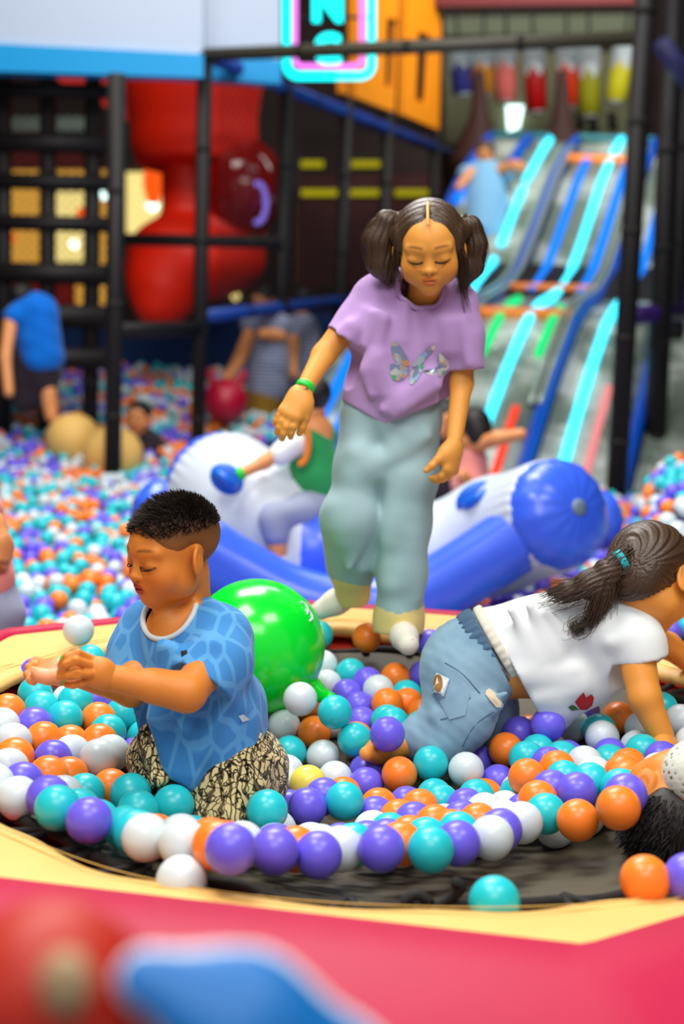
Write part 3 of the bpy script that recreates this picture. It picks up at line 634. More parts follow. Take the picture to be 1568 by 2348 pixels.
p = at(258, 1090, 8.96); t_ = at(265, 170, 8.96); rail('padded_post', [p[0], 8.96, GZ - .3], [p[0] - .0, 8.96, t_[2]], .055, M['pad'], 'black padded post standing among the two tan balls at the left', GP, 'padded post')
for x, lb in ((8, 'at the left edge of the picture'), (108, 'second from the left edge'), (208, 'third from the left edge')):
    p = at(x, 880, 10.3); t_ = at(x, 170, 10.3); rail('padded_post', [p[0], 10.3, GZ - .2], [p[0], 10.3, t_[2] + .05], .06, M['pad'], 'black padded post of the climbing frame, ' + lb, GP, 'padded post')
for y, r, lb in ((205, .05, 'top'), (325, .07, 'second'), (415, .055, 'third'), (510, .055, 'fourth'), (625, .075, 'fifth'), (722, .085, 'sixth'), (818, .075, 'bottom')):
    rail('padded_rail', at(-60, y - 2, 10.25), at(262, y + 6, 10.25), r, M['pad'], 'black padded rail of the left climbing frame, %s counted downwards' % lb if lb not in ('top', 'bottom') else 'black padded rail, %smost of the left climbing frame' % lb, GR)
rail('padded_rail', at(280, 549, 10.6), at(648, 556, 10.6), .045, M['pad'], 'black padded rail crossing the red tube slide', GR)
rail('padded_rail', at(258, 758, 9.05), at(455, 752, 9.93), .05, M['pad'], 'black padded rail under the red tube slide', GR)
for x, y in ((1500, 9.6), (1532, 10.6)):
    p = at(x, 1100, y); t_ = at(x + 45, 0, y); rail('padded_post', [p[0], y, GZ - .3], [t_[0], y, t_[2] + .3], .075, M['pad'], 'black padded post right of the thick front post, %s' % ('nearer of two' if x == 1500 else 'farther of two'), GP, 'padded post')
rail('padded_rail', at(1455, 722, 9.2), at(1568, 716, 10.2), .06, mat('purple_foam', srgb(60, 30, 110), .5), 'purple padded rail at the right edge', GR)
rail('padded_rail', at(1515, 100, 9.0), at(1590, 200, 9.2), .06, mat('indigo_foam', srgb(60, 60, 110), .5), 'slanting indigo padded rail by the top right corner', GR)
pp = MB(); a = at(1545, 560, 11.2); bq = at(1640, 1130, 11.2); pp.box((a[0], 11.2, GZ - .3), (bq[0], 11.25, a[2])); tag(pp.build('safety_panel', mat('purple_panel', srgb(58, 34, 170), .6)), 'plain purple safety panel at the right edge', 'panel')

# netting over the cage: diagonal cords, one net per bay
def net(name, a, b, c, d, step, r, label, mtl=None):
    a, b, c, d = (np.array(p, float) for p in (a, b, c, d)); mb = MB(); w = np.linalg.norm(b - a); h = np.linalg.norm(d - a); nu = int((w + h) / step)
    P = lambda u, v: a + (b - a) * (u / w) + (d - a) * (v / h)
    for k in range(1, nu):
        s0 = k * step
        u0, v0 = (s0, 0) if s0 <= w else (w, s0 - w); u1, v1 = (0, s0) if s0 <= h else (s0 - h, h); mb.tube([P(u0, v0), P(u1, v1)], r, 3, False)
        mb.tube([P(w - u0, v0), P(w - u1, v1)], r, 3, False)
    return tag(mb.build(name, mtl or M['netting'], None), label, 'net')
net('safety_net', onw(500, 700), onw(1000, 670), None if 0 else onw(1000, 330), onw(500, 160), .085, .0028, 'black safety net on the side of the cage below the orange panels')
net('safety_net', at(0, 830, 10.4), at(255, 830, 10.4), at(255, 190, 10.4), at(0, 190, 10.4), .07, .003, 'black safety net across the left climbing frame')
nb_ = mat('pale_net', srgb(120, 120, 96), .8); net('safety_net', at(1010, 330, 17.14), at(1480, 330, 17.14), at(1480, 20, 17.14), at(1010, 20, 17.14), .10, .004, 'pale diamond net behind the hanging punch bags', nb_)

# sign board, neon sign, orange panels
sg = empty('sign_board', at(300, 60, 9.9), 'large white sign board with a blue lower border at top left', 'sign board')
def slab(px, Y, th, name, mtl, parent=None):
    f = [at(x, y, Y) for x, y in px]; k = [p + np.array([0, th, 0]) for p in f]; n = len(px); mb = MB()
    mb.add(f + k, [tuple(range(n))[::-1], tuple(range(n, 2 * n))] + [(i, (i + 1) % n, n + (i + 1) % n, n + i) for i in range(n)], False); return mb.build(name, mtl, parent)
slab([(-120, -120), (466, -120), (466, 128), (-120, 98)], 9.9, .12, 'board', M['offwhite'], sg)
slab([(-120, 94), (466, 124), (466, 178), (-120, 160)], 9.86, .2, 'lower_border', M['skyblue'], sg)
slab([(452, -120), (642, -120), (642, 140), (452, 127)], 10.45, .12, 'board', M['offwhite'], sg)
slab([(452, 124), (642, 138), (642, 192), (452, 180)], 10.40, .2, 'lower_border', M['skyblue'], sg)
ns = empty('neon_sign', at(756, 60, 10.5), 'upright neon sign with a cyan and pink tube frame and cyan letters N and G', 'neon sign')
def neon_u(x0, x1, y1, rad, r, mtl, name):
    P = [at(x0, -160, 10.5), at(x0, y1 - rad, 10.5)] + [at(x0 + rad - rad * math.cos(t), y1 - rad + rad * math.sin(t), 10.5) for t in np.linspace(0, PI / 2, 7)] + \
        [at(x1 - rad + rad * math.sin(t), y1 - rad + rad * math.cos(t), 10.5) for t in np.linspace(0, PI / 2, 7)] + [at(x1, -160, 10.5)]
    mb = MB(); mb.tube(P, r, 10); mb.build(name, mtl, ns)
neon_u(658, 852, 174, 26, .030, M['neoncyan'], 'cyan_tube'); neon_u(676, 830, 152, 16, .019, M['neonpink'], 'pink_tube')
def letter(ch, x0, y0, x1, y1, name):
    cu = bpy.data.curves.new(name, 'FONT'); cu.body = ch; cu.extrude = .03; cu.bevel_depth = .018; cu.size = 1; cu.offset = .035
    o = bpy.data.objects.new('tmp', cu); COL.objects.link(o); bpy.context.view_layer.update(); me = bpy.data.meshes.new_from_object(o.evaluated_get(bpy.context.evaluated_depsgraph_get())); bpy.data.objects.remove(o)
    v = np.array([q.co for q in me.vertices]); lo, hi = v.min(0), v.max(0); w = []
    for p in v:
        u = (p - lo) / (hi - lo); w.append(at(x0 + (x1 - x0) * u[0], y1 + (y0 - y1) * u[1], 10.5) + np.array([0, -(p[2]) * .8, 0]))
    me.vertices.foreach_set('co', np.array(w).ravel()); me.update(); link(name, me, M['neoncyan'], ns)
letter('N', 716, -34, 786, 50, 'letter'); letter('G', 720, 76, 782, 150, 'letter'); letter('I', 734, -130, 766, -50, 'letter')
bb_ = at(756, 0, 10.6)
mb = MB()
for y in (40, 110): mb.tube([at(655, y, 10.56), at(856, y, 10.56)], .012, 6)
mb.build('mounting_rod', M['pad'], ns)
def wallpoly(outer, hole, name, mtl, label):     # an orange sheet standing in the side plane, with a cut-out window
    nrm = np.cross(C_ - A_, [0, 0, 1.0]); nrm /= np.linalg.norm(nrm); bm = bmesh.new()
    def loop(px): return [bm.verts.new(onw(*p) - nrm * .02) for p in px]
    o = loop(outer); h = loop(hole)
    n = len(o)
    for i in range(4): bm.faces.new((o[i], o[(i + 1) % 4], h[(i + 1) % 4], h[i]))
    g_ = bmesh.ops.extrude_face_region(bm, geom=bm.faces[:]); bmesh.ops.translate(bm, verts=[v for v in g_['geom'] if isinstance(v, bmesh.types.BMVert)], vec=nrm * .05)
    bmesh.ops.recalc_face_normals(bm, faces=bm.faces[:]); me = bpy.data.meshes.new(name); bm.to_mesh(me); bm.free(); return tag(link(name, me, mtl), label, 'panel', 'orange panels on the side of the cage')
wallpoly([(800, -80), (912, -80), (898, 258), (806, 222)], [(880, 40), (906, 46), (896, 205), (876, 195)], 'cutout_panel', M['orangepanel'], 'orange cut-out panel just right of the neon sign')
wallpoly([(926, -80), (1008, -80), (1000, 298), (916, 262)], [(952, 70), (983, 84), (974, 238), (947, 228)], 'cutout_panel', M['orangepanel'], 'orange cut-out panel with a tall slot, second right of the neon sign')
wallpoly([(776, 150), (790, 150), (790, 218), (778, 212)], [(780, 170), (786, 170), (786, 200), (781, 200)], 'cutout_panel', M['orangepanel'], 'narrow strip of orange panel under the neon sign')

# dark wall panels, lit rungs and shop windows far behind
def card(px, Y, mtl, name, label, cat, group=None, th=.08):
    return tag(slab(px, Y, th, name, mtl), label, cat, group)
card([(690, 400), (1010, 400), (1010, 655), (690, 655)], 15.6, M['maroon'], 'wall_panel', 'dark maroon wall panel behind the girl in lilac', 'panel')
card([(690, 300), (1010, 310), (1010, 398), (690, 398)], 15.6, mat('brown_panel', srgb(50, 30, 26), .8), 'wall_panel', 'dark brown wall panel above the lit rungs', 'panel')
for x0, x1, y, lb in ((690, 742, 376, 'upper lit rung, left'), (800, 876, 376, 'upper lit rung, right'), (690, 778, 442, 'lower lit rung, left'), (800, 876, 442, 'lower lit rung, middle'), (906, 984, 442, 'lower lit rung, right')):
    mb = MB(); mb.tube([at(x0, y, 15.55), at(x1, y, 15.55)], .036, 8); tag(mb.build('lit_rung', M['ledyellow']), 'yellow glowing bar behind the girl in lilac, ' + lb, 'lit rung', 'yellow lit rungs')
card([(270, 745), (1010, 700), (1010, 960), (270, 960)], 13.6, M['darkblue'], 'wall_panel', 'navy blue wall panel behind the ball pit', 'panel')
card([(0, 745), (262, 745), (262, 960), (0, 960)], 13.6, M['darkblue'], 'wall_panel', 'navy blue wall panel behind the left climbing frame', 'panel')
for k, (x0, y0, x1, y1, mk, lb) in enumerate(((112, 440, 200, 600, 'shoplight', 'bright yellow shop window behind the left climbing frame'), (0, 430, 100, 505, 'shopamber', 'amber shop window at the left edge, upper'), (0, 520, 100, 605, 'shopamber', 'amber shop window at the left edge, lower'),
     (215, 390, 252, 720, 'shopamber', 'tall narrow amber shop window beside the padded post'), (290, 395, 385, 535, 'shoplight', 'bright cream shop window left of the red tube slide'), (160, 640, 200, 706, 'shopamber', 'small amber shop window low on the left'),
     (10, 268, 200, 300, 'clear', 'pale strip light fitting high on the left'), (10, 390, 200, 404, 'shopamber', 'thin amber light strip on the left'), (690, 470, 722, 650, 'shopamber', 'hanging amber bead light left of the girl in lilac'), (726, 470, 742, 650, 'clear', 'pale hanging bead strip left of the girl in lilac'))):
    card([(x0, y0), (x1, y0), (x1, y1), (x0, y1)], 19.74 - .006 * k, M[mk], 'lit_window', lb, 'lit window', 'lit shop windows in the distance')
for k, (x0, y0, x1, y1, c, lb) in enumerate(((0, 300, 95, 385, (110, 22, 14), 'dark red panel, left of two'), (120, 330, 196, 385, (110, 22, 14), 'dark red panel, middle'), (0, 640, 95, 700, (190, 30, 14), 'red panel behind the child in blue'), (118, 645, 170, 706, (190, 30, 14), 'red panel right of the child in blue'), (0, 735, 195, 790, (120, 24, 24), 'low dark red panel'))):
    card([(x0, y0), (x1, y0), (x1, y1), (x0, y1)], 15.0 - .02 * k, mat('red_sheet', srgb(*c), .7), 'wall_panel', lb + ' in the left climbing frame', 'panel')
for x, y, r, mk, lb in ((362, 405, .05, 'lampwhite', 'round white lamp beside the red lantern'), (640, 385, .05, 'lampwhite', 'white lamp right of the red tube slide'), (618, 372, .03, 'lampwhite', 'small white lamp right of the red tube slide, upper'), (620, 400, .03, 'lampwhite', 'small white lamp right of the red tube slide, lower'),
                        (702, 367, .03, 'lampwhite', 'small white lamp beside the upper lit rung'), (702, 412, .04, 'lampwhite', 'white lamp between the lit rungs'), (350, 470, .07, 'lampwhite', 'wide white lamp in the cream shop window'), (190, 490, .08, 'lampred', 'red lantern in the bright yellow shop window'),
                        (540, 680, .05, 'shoplight', 'warm lamp behind the person in stripes'), (22, 545, .07, 'lampred', 'red lantern at the left edge'), (170, 560, .05, 'lampwhite', 'white lamp low in the bright yellow shop window'), (236, 448, .05, 'lampwhite', 'white lamp beside the padded post')):
    r *= 1.2; mb = MB(); mb.lathe([(1e-4, -r), (r * .7, -r * .7), (r, 0), (r * .7, r * .7), (1e-4, r)], at(x, y, 19.78 - r), 14); tag(mb.build('lamp', M[mk]), lb, 'lamp')
mb = MB(); mb.lathe([(.001, -.26), (.06, -.24), (.10, -.1), (.105, .0), (.07, .2), (.001, .32)], at(352, 408, 14.5), 18); o = tag(mb.build('paper_lantern', M['lampred']), 'long orange paper lantern left of the red tube slide', 'lantern'); q = at(352, 408, 14.5); mb = MB(); mb.tube([q + [0, 0, .3], [q[0], q[1], 6.2]], .01, 6); mb.build('cord', M['cord'], o).matrix_parent_inverse = Matrix.Identity(4)

# red tube slide
rs = empty('tube_slide', at(440, 740, 12.2), 'big red tube slide with a wide hood above and a dark dome', 'slide')
def P_(x, y, Y=12.2): return at(x, y, Y)
F = Field(P_(190, 760) - [.3, 1.0, .3], P_(660, 60) + [.3, 1.0, .3], .03)
F.cone(P_(440, 60), P_(445, 330), .66, .50, .08); F.cone(P_(448, 330), P_(450, 352), .53, .50, .05); F.cut(P_(450, 385), np.array([.0, -.1, -1.0]))
bake(F, 'hood', M['redvinyl'], rs, it=2)
F = Field(P_(190, 790) - [.3, 1.2, .3], P_(660, 330) + [.3, 1.2, .3], .03)
F.cone(P_(425, 390), P_(430, 520), .20, .22, .08); F.ell(P_(452, 590), (.58, .58, .36), None, .1); F.ell(P_(540, 480), (.30, .4, .34), None, .15); F.chain([P_(400, 610, 12.0), P_(375, 660, 11.9), P_(358, 705, 11.8)], [.40, .30, .16], .1); F.cone(P_(300, 610), P_(320, 660), .06, .12, .1)
bake(F, 'tube', M['redvinyl'], rs, it=2)
mb = MB(); c = P_(560, 430, 12.0); mb.lathe([(.36 * math.cos(t), .36 * math.sin(t) * 1.1) for t in np.linspace(-PI / 2, PI / 2, 16)], c, 28); mb.build('dome', M['darkredglass'], rs)
mb = MB(); mb.tube([P_(590 + 20 * math.cos(t), 465 + 45 * math.sin(t), 11.62) for t in np.linspace(-1.9, 1.9, 16)], .022, 8); mb.build('reflection_arc', glow('violet_reflection', srgb(150, 130, 250), .9), rs)  # glowing arc stands in for the violet reflection on the dome
tag(slab([(105, 168), (290, 168), (330, 300), (250, 250)], 12.6, .1, 'red_awning', M['redvinyl']), 'red awning flap beside the tube slide', 'awning')

# hanging punch bags
def trim(mb):                                    # drop corners no face uses
    u = sorted({i for f in mb.f for i in f}); ix = {j: i for i, j in enumerate(u)}; mb.v = [mb.v[j] for j in u]; mb.f = [tuple(ix[i] for i in f) for f in mb.f]
for x, y0, y1, dx, c, lb in ((1160, 70, 232, 0, (236, 120, 110), 'pink'), (1222, 75, 254, 8, (176, 10, 6), 'dark red'), (1299, 72, 243, 0, (236, 52, 6), 'orange red'), (1350, 75, 264, 2, (150, 150, 20), 'olive'), (1436, 70, 232, -24, (222, 214, 40), 'yellow'), (1050, 90, 215, 12, (60, 60, 140), 'blue'), (1108, 90, 215, -4, (230, 150, 20), 'amber')):
    t0, t1 = at(x, y0, 15.4), at(x + dx, y1, 15.4); bg_ = empty('punch_bag', t1, '%s hanging punch bag with a white zigzag top' % lb, 'punch bag', 'punch bags hung in a row'); r = .10
    ax = (t1 - t0) / np.linalg.norm(t1 - t0); ln = np.linalg.norm(t1 - t0); e = np.cross(ax, [0, 1.0, 0]); e /= np.linalg.norm(e); e2 = np.cross(ax, e); r = .115
    V = []; n = 32
    for k in range(n):
        t = 2 * PI * k / n; zz = .42 + .16 * abs(((k / n * 5) % 1) * 2 - 1)
        for h, q in ((.12, .98), (zz, 1), (1, 1)): V.append(t0 + ax * ln * h + r * q * (math.cos(t) * e + math.sin(t) * e2))
    top = [(k * 3, k * 3 + 1, ((k + 1) % n) * 3 + 1, ((k + 1) % n) * 3) for k in range(n)]; low = [(k * 3 + 1, k * 3 + 2, ((k + 1) % n) * 3 + 2, ((k + 1) % n) * 3 + 1) for k in range(n)]
    mb = MB(); mb.add(V, top + [tuple(k * 3 for k in range(n))]); trim(mb); mb.build('zigzag_top', M['white'], bg_); mb = MB(); mb.add(V, low + [tuple(k * 3 + 2 for k in range(n))[::-1]]); trim(mb); mb.build('bag', mat('bag_' + lb.replace(' ', '_'), srgb(*c), .5), bg_)
    mb = MB(); mb.tube([t0 + ax * ln * .13, t0 - ax * .45], .014, 6); mb.build('strap', M['hem'], bg_)
    mb = MB(); mb.tube([t1, t1 + ax * .02], r * .8, 16); mb.build('base_disc', M['white'], bg_)
card([(1020, 120), (1480, 120), (1480, 330), (1020, 330)], 17.2, mat('pale_olive_wall', srgb(128, 128, 96), .8), 'wall_panel', 'pale olive wall behind the hanging punch bags', 'panel')
card([(1020, 40), (1480, 32), (1480, 76), (1020, 80)], 17.2, mat('pale_green_wall', srgb(136, 146, 120), .8), 'wall_panel', 'pale green strip above the punch bags', 'panel')
card([(1000, -60), (1500, -60), (1500, 8), (1000, 14)], 14.2, mat('red_valance_cloth', srgb(96, 4, 8), .7), 'valance', 'red cloth valance along the top right', 'valance')
for k, (x, y) in enumerate(((1328, 255), (1358, 262), (1402, 258))):
    mb = MB(); mb.tube([at(x, y, 17.17), at(x + 4, y + 40, 17.17)], .05, 8); tag(mb.build('wall_fitting', M['pad']), 'small dark fitting on the pale wall under the punch bags, %s from the left' % ('first', 'second', 'third')[k], 'fitting', 'wall fittings')
tag(slab([(1162, 242), (1200, 242), (1190, 292), (1166, 300)], 17.10, .05, 'bright_screen', M['lampwhite']), 'small bright white screen under the pink punch bag', 'screen')

# the neon slides
SP = [(0, 2.57), (.06, 2.44), (.19, 2.07), (.34, 1.48), (.434, 1.15), (.50, 1.02), (.57, .95), (.64, .90), (.72, .77), (.83, .43), (.93, .056), (1, -.24), (1.06, -.5)]
def spt(t, v):                                   # a point of the slide: t down the run, v across it
    z = float(np.interp(t, [a for a, _ in SP], [q for _, q in SP])); return np.array([2.65 - 1.83 * t + v, 14.5 - 5.3 * t, z])
sl = empty('slide', spt(.5, -.4) * [1, 1, 0], 'wide wavy silver slide of several lanes edged with glowing strips', 'slide')
ts = np.linspace(0, 1.03, 60)
LANES = ((-1.26, -.98, 'far left'), (-.86, -.52, 'l'), (-.38, .28, 'm'), (.40, .95, 'r'), (1.07, 1.7, 'rr'))
for v0, v1, _ in LANES:
    V = [spt(t, v) + [0, 0, -.02 - .0 * v] for t in ts for v in np.linspace(v0, v1, 6)]; F_ = [(i * 6 + j, i * 6 + j + 1, (i + 1) * 6 + j + 1, (i + 1) * 6 + j) for i in range(59) for j in range(5)]
    mb = MB(); mb.add(V, F_); o = mb.build('lane', M['foil'], sl); sd = o.modifiers.new('thickness', 'SOLIDIFY'); sd.thickness = .03
for v in (-1.30, -.92, -.45, .34, 1.01):
    mb = MB(); mb.tube([spt(t, v) + [0, 0, .02] for t in ts], .05, 10); mb.build('divider', M['slideblue'], sl)
for v in (-.50, -.415, .26, .32):
    mb = MB(); mb.tube([spt(t, v) + [0, 0, .07] for t in np.linspace(.07, .9, 50)], .022, 8); mb.build('clear_rail', M['clear'], sl)
def strip(v, t0, t1, mk, r=.032): 
    mb = MB(); mb.tube([spt(t, v) + [0, 0, .035] for t in np.linspace(t0, t1, 40)], r, 8); mb.build('glowing_strip', M[mk], sl)
strip(0, .0, .945, 'ledcyan', .036); strip(.59, .02, .45, 'ledblue', .036); strip(.59, .555, 1.0, 'ledcyan', .036); strip(-.22, .1, .52, 'ledblue', .04); strip(-.22, .60, .80, 'ledgreen'); strip(.18, .1, .52, 'ledblue', .04); strip(.18, .66, .80, 'ledgreen')
strip(.16, .90, 1.02, 'ledred', .03); strip(.75, .86, 1.02, 'ledpink', .03); strip(-.69, .02, .20, 'ledcyan', .036); strip(-.69, .22, .36, 'ledcyan', .036); strip(-.69, .40, .56, 'ledcyan', .036); strip(-1.24, .06, .26, 'ledblue', .045); strip(-1.12, .6, 1.0, 'ledblue', .04)
strip(1.2, .05, .4, 'ledblue', .03); strip(-.98, .62, .98, 'ledblue', .03)
for t in (.115, .51, .70):
    mb = MB(); mb.tube([spt(t, v) + [0, 0, .04] for v in np.linspace(-.4, .3, 8)], .05, 8); mb.build('cross_pad', M['orange'], sl)
mb = MB(); mb.tube([spt(0, -1.3) + [0, 0, .03], spt(0, 1.6) + [0, 0, .03]], .04, 8); mb.build('top_bar', mat('teal_foam', srgb(40, 120, 130), .5), sl)
mb = MB()
mb.add([spt(t, v) - [0, 0, .1] for t in (0, .33, .66, 1.02) for v in (-1.3, 1.7)] + [spt(t, v) * [1, 1, 0] + [0, 0, -.6] for t in (0, .33, .66, 1.02) for v in (-1.3, 1.7)],
       [(0, 2, 10, 8), (2, 4, 12, 10), (4, 6, 14, 12), (1, 9, 11, 3), (3, 11, 13, 5), (5, 13, 15, 7), (6, 7, 15, 14), (0, 8, 9, 1), (0, 1, 3, 2), (2, 3, 5, 4), (4, 5, 7, 6)], False); mb.build('slide_base', M['pad'], sl)
for x, lb in ((1095, 'left'), (1285, 'right')):
    F = Field(at(x, 380, 14.6) - [.5, .4, .3], at(x, 230, 14.6) + [.5, .4, .3], .02); F.cone(at(x, 370, 14.6), at(x + 4, 270, 14.6), .30, .09, .05); F.cone(at(x + 4, 270, 14.6), at(x + 4, 150, 14.6), .09, .05, .05)
    tag(bake(F, 'padded_hump', M['brownpad'], None, it=1), 'brown padded hump between slide entries, %s of two' % lb, 'padding', 'padded humps at the slide top')

# ball pit
def in_frame(p, m=40):
    q = np.array(p) - CAM; z = q @ FW; return -m < CX + FPX * (q @ RT) / z < 1568 + m
rg = np.random.default_rng(3); pit = []
y = 3.72
while y < 13.2:
    x = -(.26 * y + .85)
    while x < .26 * y + .85:
        p = np.array([x + rg.uniform(-.018, .018), y + rg.uniform(-.018, .018), 0]); p[2] = pitz(p[0], p[1]) + rg.uniform(-.045, .03)
        ang = math.atan2(p[1] - TC[1], p[0] - TC[0]); d_ = math.hypot(p[0] - TC[0], p[1] - TC[1])
        slide_hit = abs(p[0] - (2.65 - 1.83 * (14.5 - p[1]) / 5.3) - 0) < 1.7 and p[1] > 9.0
        if d_ > octr(ang) + .22 and in_frame(p, 620) and not slide_hit: pit.append(p)
        x += .068
    y += .064
pit = np.array(pit); CKEY = list('TPOW'); cc = rg.choice(4, len(pit), p=(.26, .25, .22, .27))
sd_ = np.stack([rg.uniform(-4, 4, 2600), rg.uniform(3.6, 13.3, 2600)], 1); sc_ = rg.choice(4, 2600, p=(.20, .25, .22, .33))
for i in range(len(pit)):                        # neighbours of one colour tend to lie together
    if rg.random() < .6: cc[i] = sc_[np.argmin(((sd_ - pit[i, :2]) ** 2).sum(1))]
q = pit - CAM; Zp = q @ FW; Xp = CX + FPX * (q @ RT) / Zp; Yp = CY - FPX * (q @ UP) / Zp
vis = (((Xp < 270) & (Xp > 20) & (Yp < 1450) & (Yp > 1000)) | ((Xp > 1478) & (Yp > 1020) & (Yp < 1215)))
order = np.where(vis)[0]; order = order[np.argsort(Zp[order])][:PITN]
seen = {}
def nth(k): return ['first', 'second', 'third', 'fourth', 'fifth', 'sixth', 'seventh', 'eighth', 'ninth', 'tenth', 'eleventh', 'twelfth', 'thirteenth', 'fourteenth', 'fifteenth', 'sixteenth', 'seventeenth', 'eighteenth', 'nineteenth', 'twentieth'][k]
NAMES = dict(T='turquoise', P='purple', O='orange', W='white', Y='yellow')
buckets = {}
for i in order:
    side = 'left pit' if Xp[i] < 784 else 'right pit'
    rows_ = ['nearest the yellow padding', 'in the second band back', 'in the third band back', 'in the fourth band back', 'in the fifth band back', 'farther back']
    row = rows_[min(5, max(0, int((1440 - Yp[i]) / 24)))] if side == 'left pit' else ('in front by the right edge' if Yp[i] > 1160 else 'by the right edge')
    buckets.setdefault((CKEY[cc[i]], side, row), []).append(i)
for (ck, side, row), ids in buckets.items():
    for k, i in enumerate(sorted(ids, key=lambda j: Xp[j])):
        put_ball(ck, pit[i], '%s ball in the %s %s, %s from the left' % (NAMES[ck], side, row, nth(k)), 'play balls of the big pit')
rest = np.setdiff1d(np.arange(len(pit)), order)
bm = bmesh.new(); bmesh.ops.create_uvsphere(bm, u_segments=10, v_segments=7, radius=.035); bm.verts.ensure_lookup_table(); sv = np.array([v.co[:] for v in bm.verts])
tri = np.array([[v.index for v in f.verts] for f in bmesh.ops.triangulate(bm, faces=bm.faces[:])['faces']]); bm.free()
pc = np.array([M[CN[k]].node_tree.nodes['Principled BSDF'].inputs['Base Color'].default_value[:3] for k in CKEY])
V = (pit[rest][:, None] + sv[None]).reshape(-1, 3); Q = (tri[None] + (np.arange(len(rest)) * len(sv))[:, None, None]).reshape(-1, 3)
M['pitmix'] = use_col(mat('pit_ball_plastic', (.5, .5, .5), .35, .5))
tag(npmesh('pit_balls', V, Q, M['pitmix'], None, np.repeat(pc[cc[rest]], len(sv), 0)), 'thousands of small coloured balls filling the pit behind the trampoline', 'ball pit', kind='stuff')
bd_ = MB()
GXn, GYn = 30, 40; V = []; F_ = []
for j in range(GYn + 1):
    for i in range(GXn + 1):
        x = -4.2 + 8.4 * i / GXn; yy = 3.7 + 9.4 * j / GYn; V.append((x, yy, pitz(x, yy) - .075))
F_ = [(j * (GXn + 1) + i, j * (GXn + 1) + i + 1, (j + 1) * (GXn + 1) + i + 1, (j + 1) * (GXn + 1) + i) for j in range(GYn) for i in range(GXn)]
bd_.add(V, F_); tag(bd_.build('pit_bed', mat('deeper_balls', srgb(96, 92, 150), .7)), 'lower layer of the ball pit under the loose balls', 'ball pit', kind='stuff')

# big bouncing balls
def bigball(name, x, y, Y, rpx, mtl, label, cat):
    c = at(x, y, Y); r = rpx / FPX * (Y / ray(x, y)[1] * 1.0); e = empty(name, c - np.array([0, 0, r]), label, cat)
    mb = MB(); mb.lathe([(max(1e-4, r * math.cos(t)), r * math.sin(t)) for t in np.linspace(-PI / 2, PI / 2, 28)], c, 40, (.1, .2, 1)); mb.build('ball_skin', mtl, e); return e, c, r
M['tan'] = mat('tan_rubber', srgb(236, 190, 104), .55, .4); M['crimson'] = mat('crimson_rubber', srgb(180, 8, 50), .4, .5); M['green'] = mat('green_rubber', srgb(8, 232, 50), .2, .5, coat=.15)
e, c, r = bigball('exercise_ball', 168, 1010, 9.65, 63, M['tan'], 'large tan ball in the pit, left and behind of the pair', 'ball')
mb = MB(); mb.lathe([(.012, -.004), (.010, .004), (.0005, .006)], c + np.array([0, -.0, r - .002]), 12); mb.build('valve', M['cord'], e)
e, c, r = bigball('exercise_ball', 259, 1046, 9.32, 70, M['tan'], 'large tan ball in the pit right behind the padded post', 'ball')
mb = MB(); mb.lathe([(.012, -.004), (.010, .004), (.0005, .006)], c + np.array([0, -.0, r - .002]), 12); mb.build('valve', M['cord'], e)
e, c, r = bigball('hopper_ball', 517, 920, 10.6, 51, M['crimson'], 'crimson hopper ball with two horns held by the person in stripes', 'hopper ball')
for q in (-1, 1):
    mb = MB(); mb.tube(catmull([c + [q * r * .5, 0, r * .8], c + [q * r * .75, 0, r * 1.15], c + [q * r * .8, 0, r * 1.42]], 5), [.045, .04, .038, .036, .034, .033, .03, .028, .026, .026, .018][:11], 10); mb.build('horn', M['crimson'], e)
e, c, r = bigball('hopper_ball', 588, 1484, 3.0, 157, M['green'], 'large shiny green hopper ball behind the kneeling boy', 'hopper ball')
for q, pts in ((1, ((700, 1555, 3.0), (722, 1580, 2.98), (745, 1598, 2.96), (762, 1602, 2.94))), (-1, ((640, 1590, 3.14), (660, 1615, 3.16), (680, 1625, 3.17)))):
    P = catmull([at(*p) for p in pts], 5); mb = MB(); mb.tube(P, np.linspace(.024, .0125, len(P)), 12); mb.build('horn', M['green'], e)
mb = MB()
for pts in (((690, 1380), (700, 1386), (706, 1398), (704, 1408)), ((700, 1400), (711, 1404), (716, 1418), (710, 1424))):
    P = []
    for p in catmull([np.array(p, float) for p in pts], 4):
        d = ray(*p); d = d / np.linalg.norm(d); oc = CAM - c; b0 = oc @ d; disc = b0 * b0 - (oc @ oc - r * r); P.append(CAM + d * (-b0 - math.sqrt(max(disc, 0))) - d * .0005)
    mb.tube(P, .0025, 6)
mb.build('printed_mark', M['white'], e)

# inflatable rocker
M['infwhite'] = mat('white_inflatable_vinyl', srgb(206, 216, 226), .32, .5, sss=.1); M['infblue'] = mat('blue_inflatable_vinyl', srgb(58, 102, 240), .3, .5, coat=.15); M['grip'] = mat('blue_handle', srgb(10, 104, 214), .4, .5); M['valve'] = mat('grey_valve', srgb(110, 130, 150), .5)
inf = empty('inflatable_rocker', at(820, 1400, 5.2), 'big white and blue inflatable rocker ridden by the boy in the green vest', 'inflatable')
YB = 5.2; _k = YB / 4.75
WP = [at(520, 1130, YB + .30), at(600, 1195, YB + .08), at(720, 1275, YB), at(850, 1310, YB), at(1000, 1285, YB), at(1140, 1225, YB - .06), at(1262, 1185, YB - .32)]
WR = [_k * q for q in (.215, .225, .20, .175, .178, .186, .182)]
d0 = (WP[-1] - WP[-2]) / np.linalg.norm(WP[-1] - WP[-2]); dL = (WP[0] - WP[1]) / np.linalg.norm(WP[0] - WP[1])
F = Field(*bbox(WP, .36), .013); F.chain(WP, WR, .06); F.cut(WP[-1] + d0 * .04, d0); F.cut(WP[0] + dL * .09, dL)
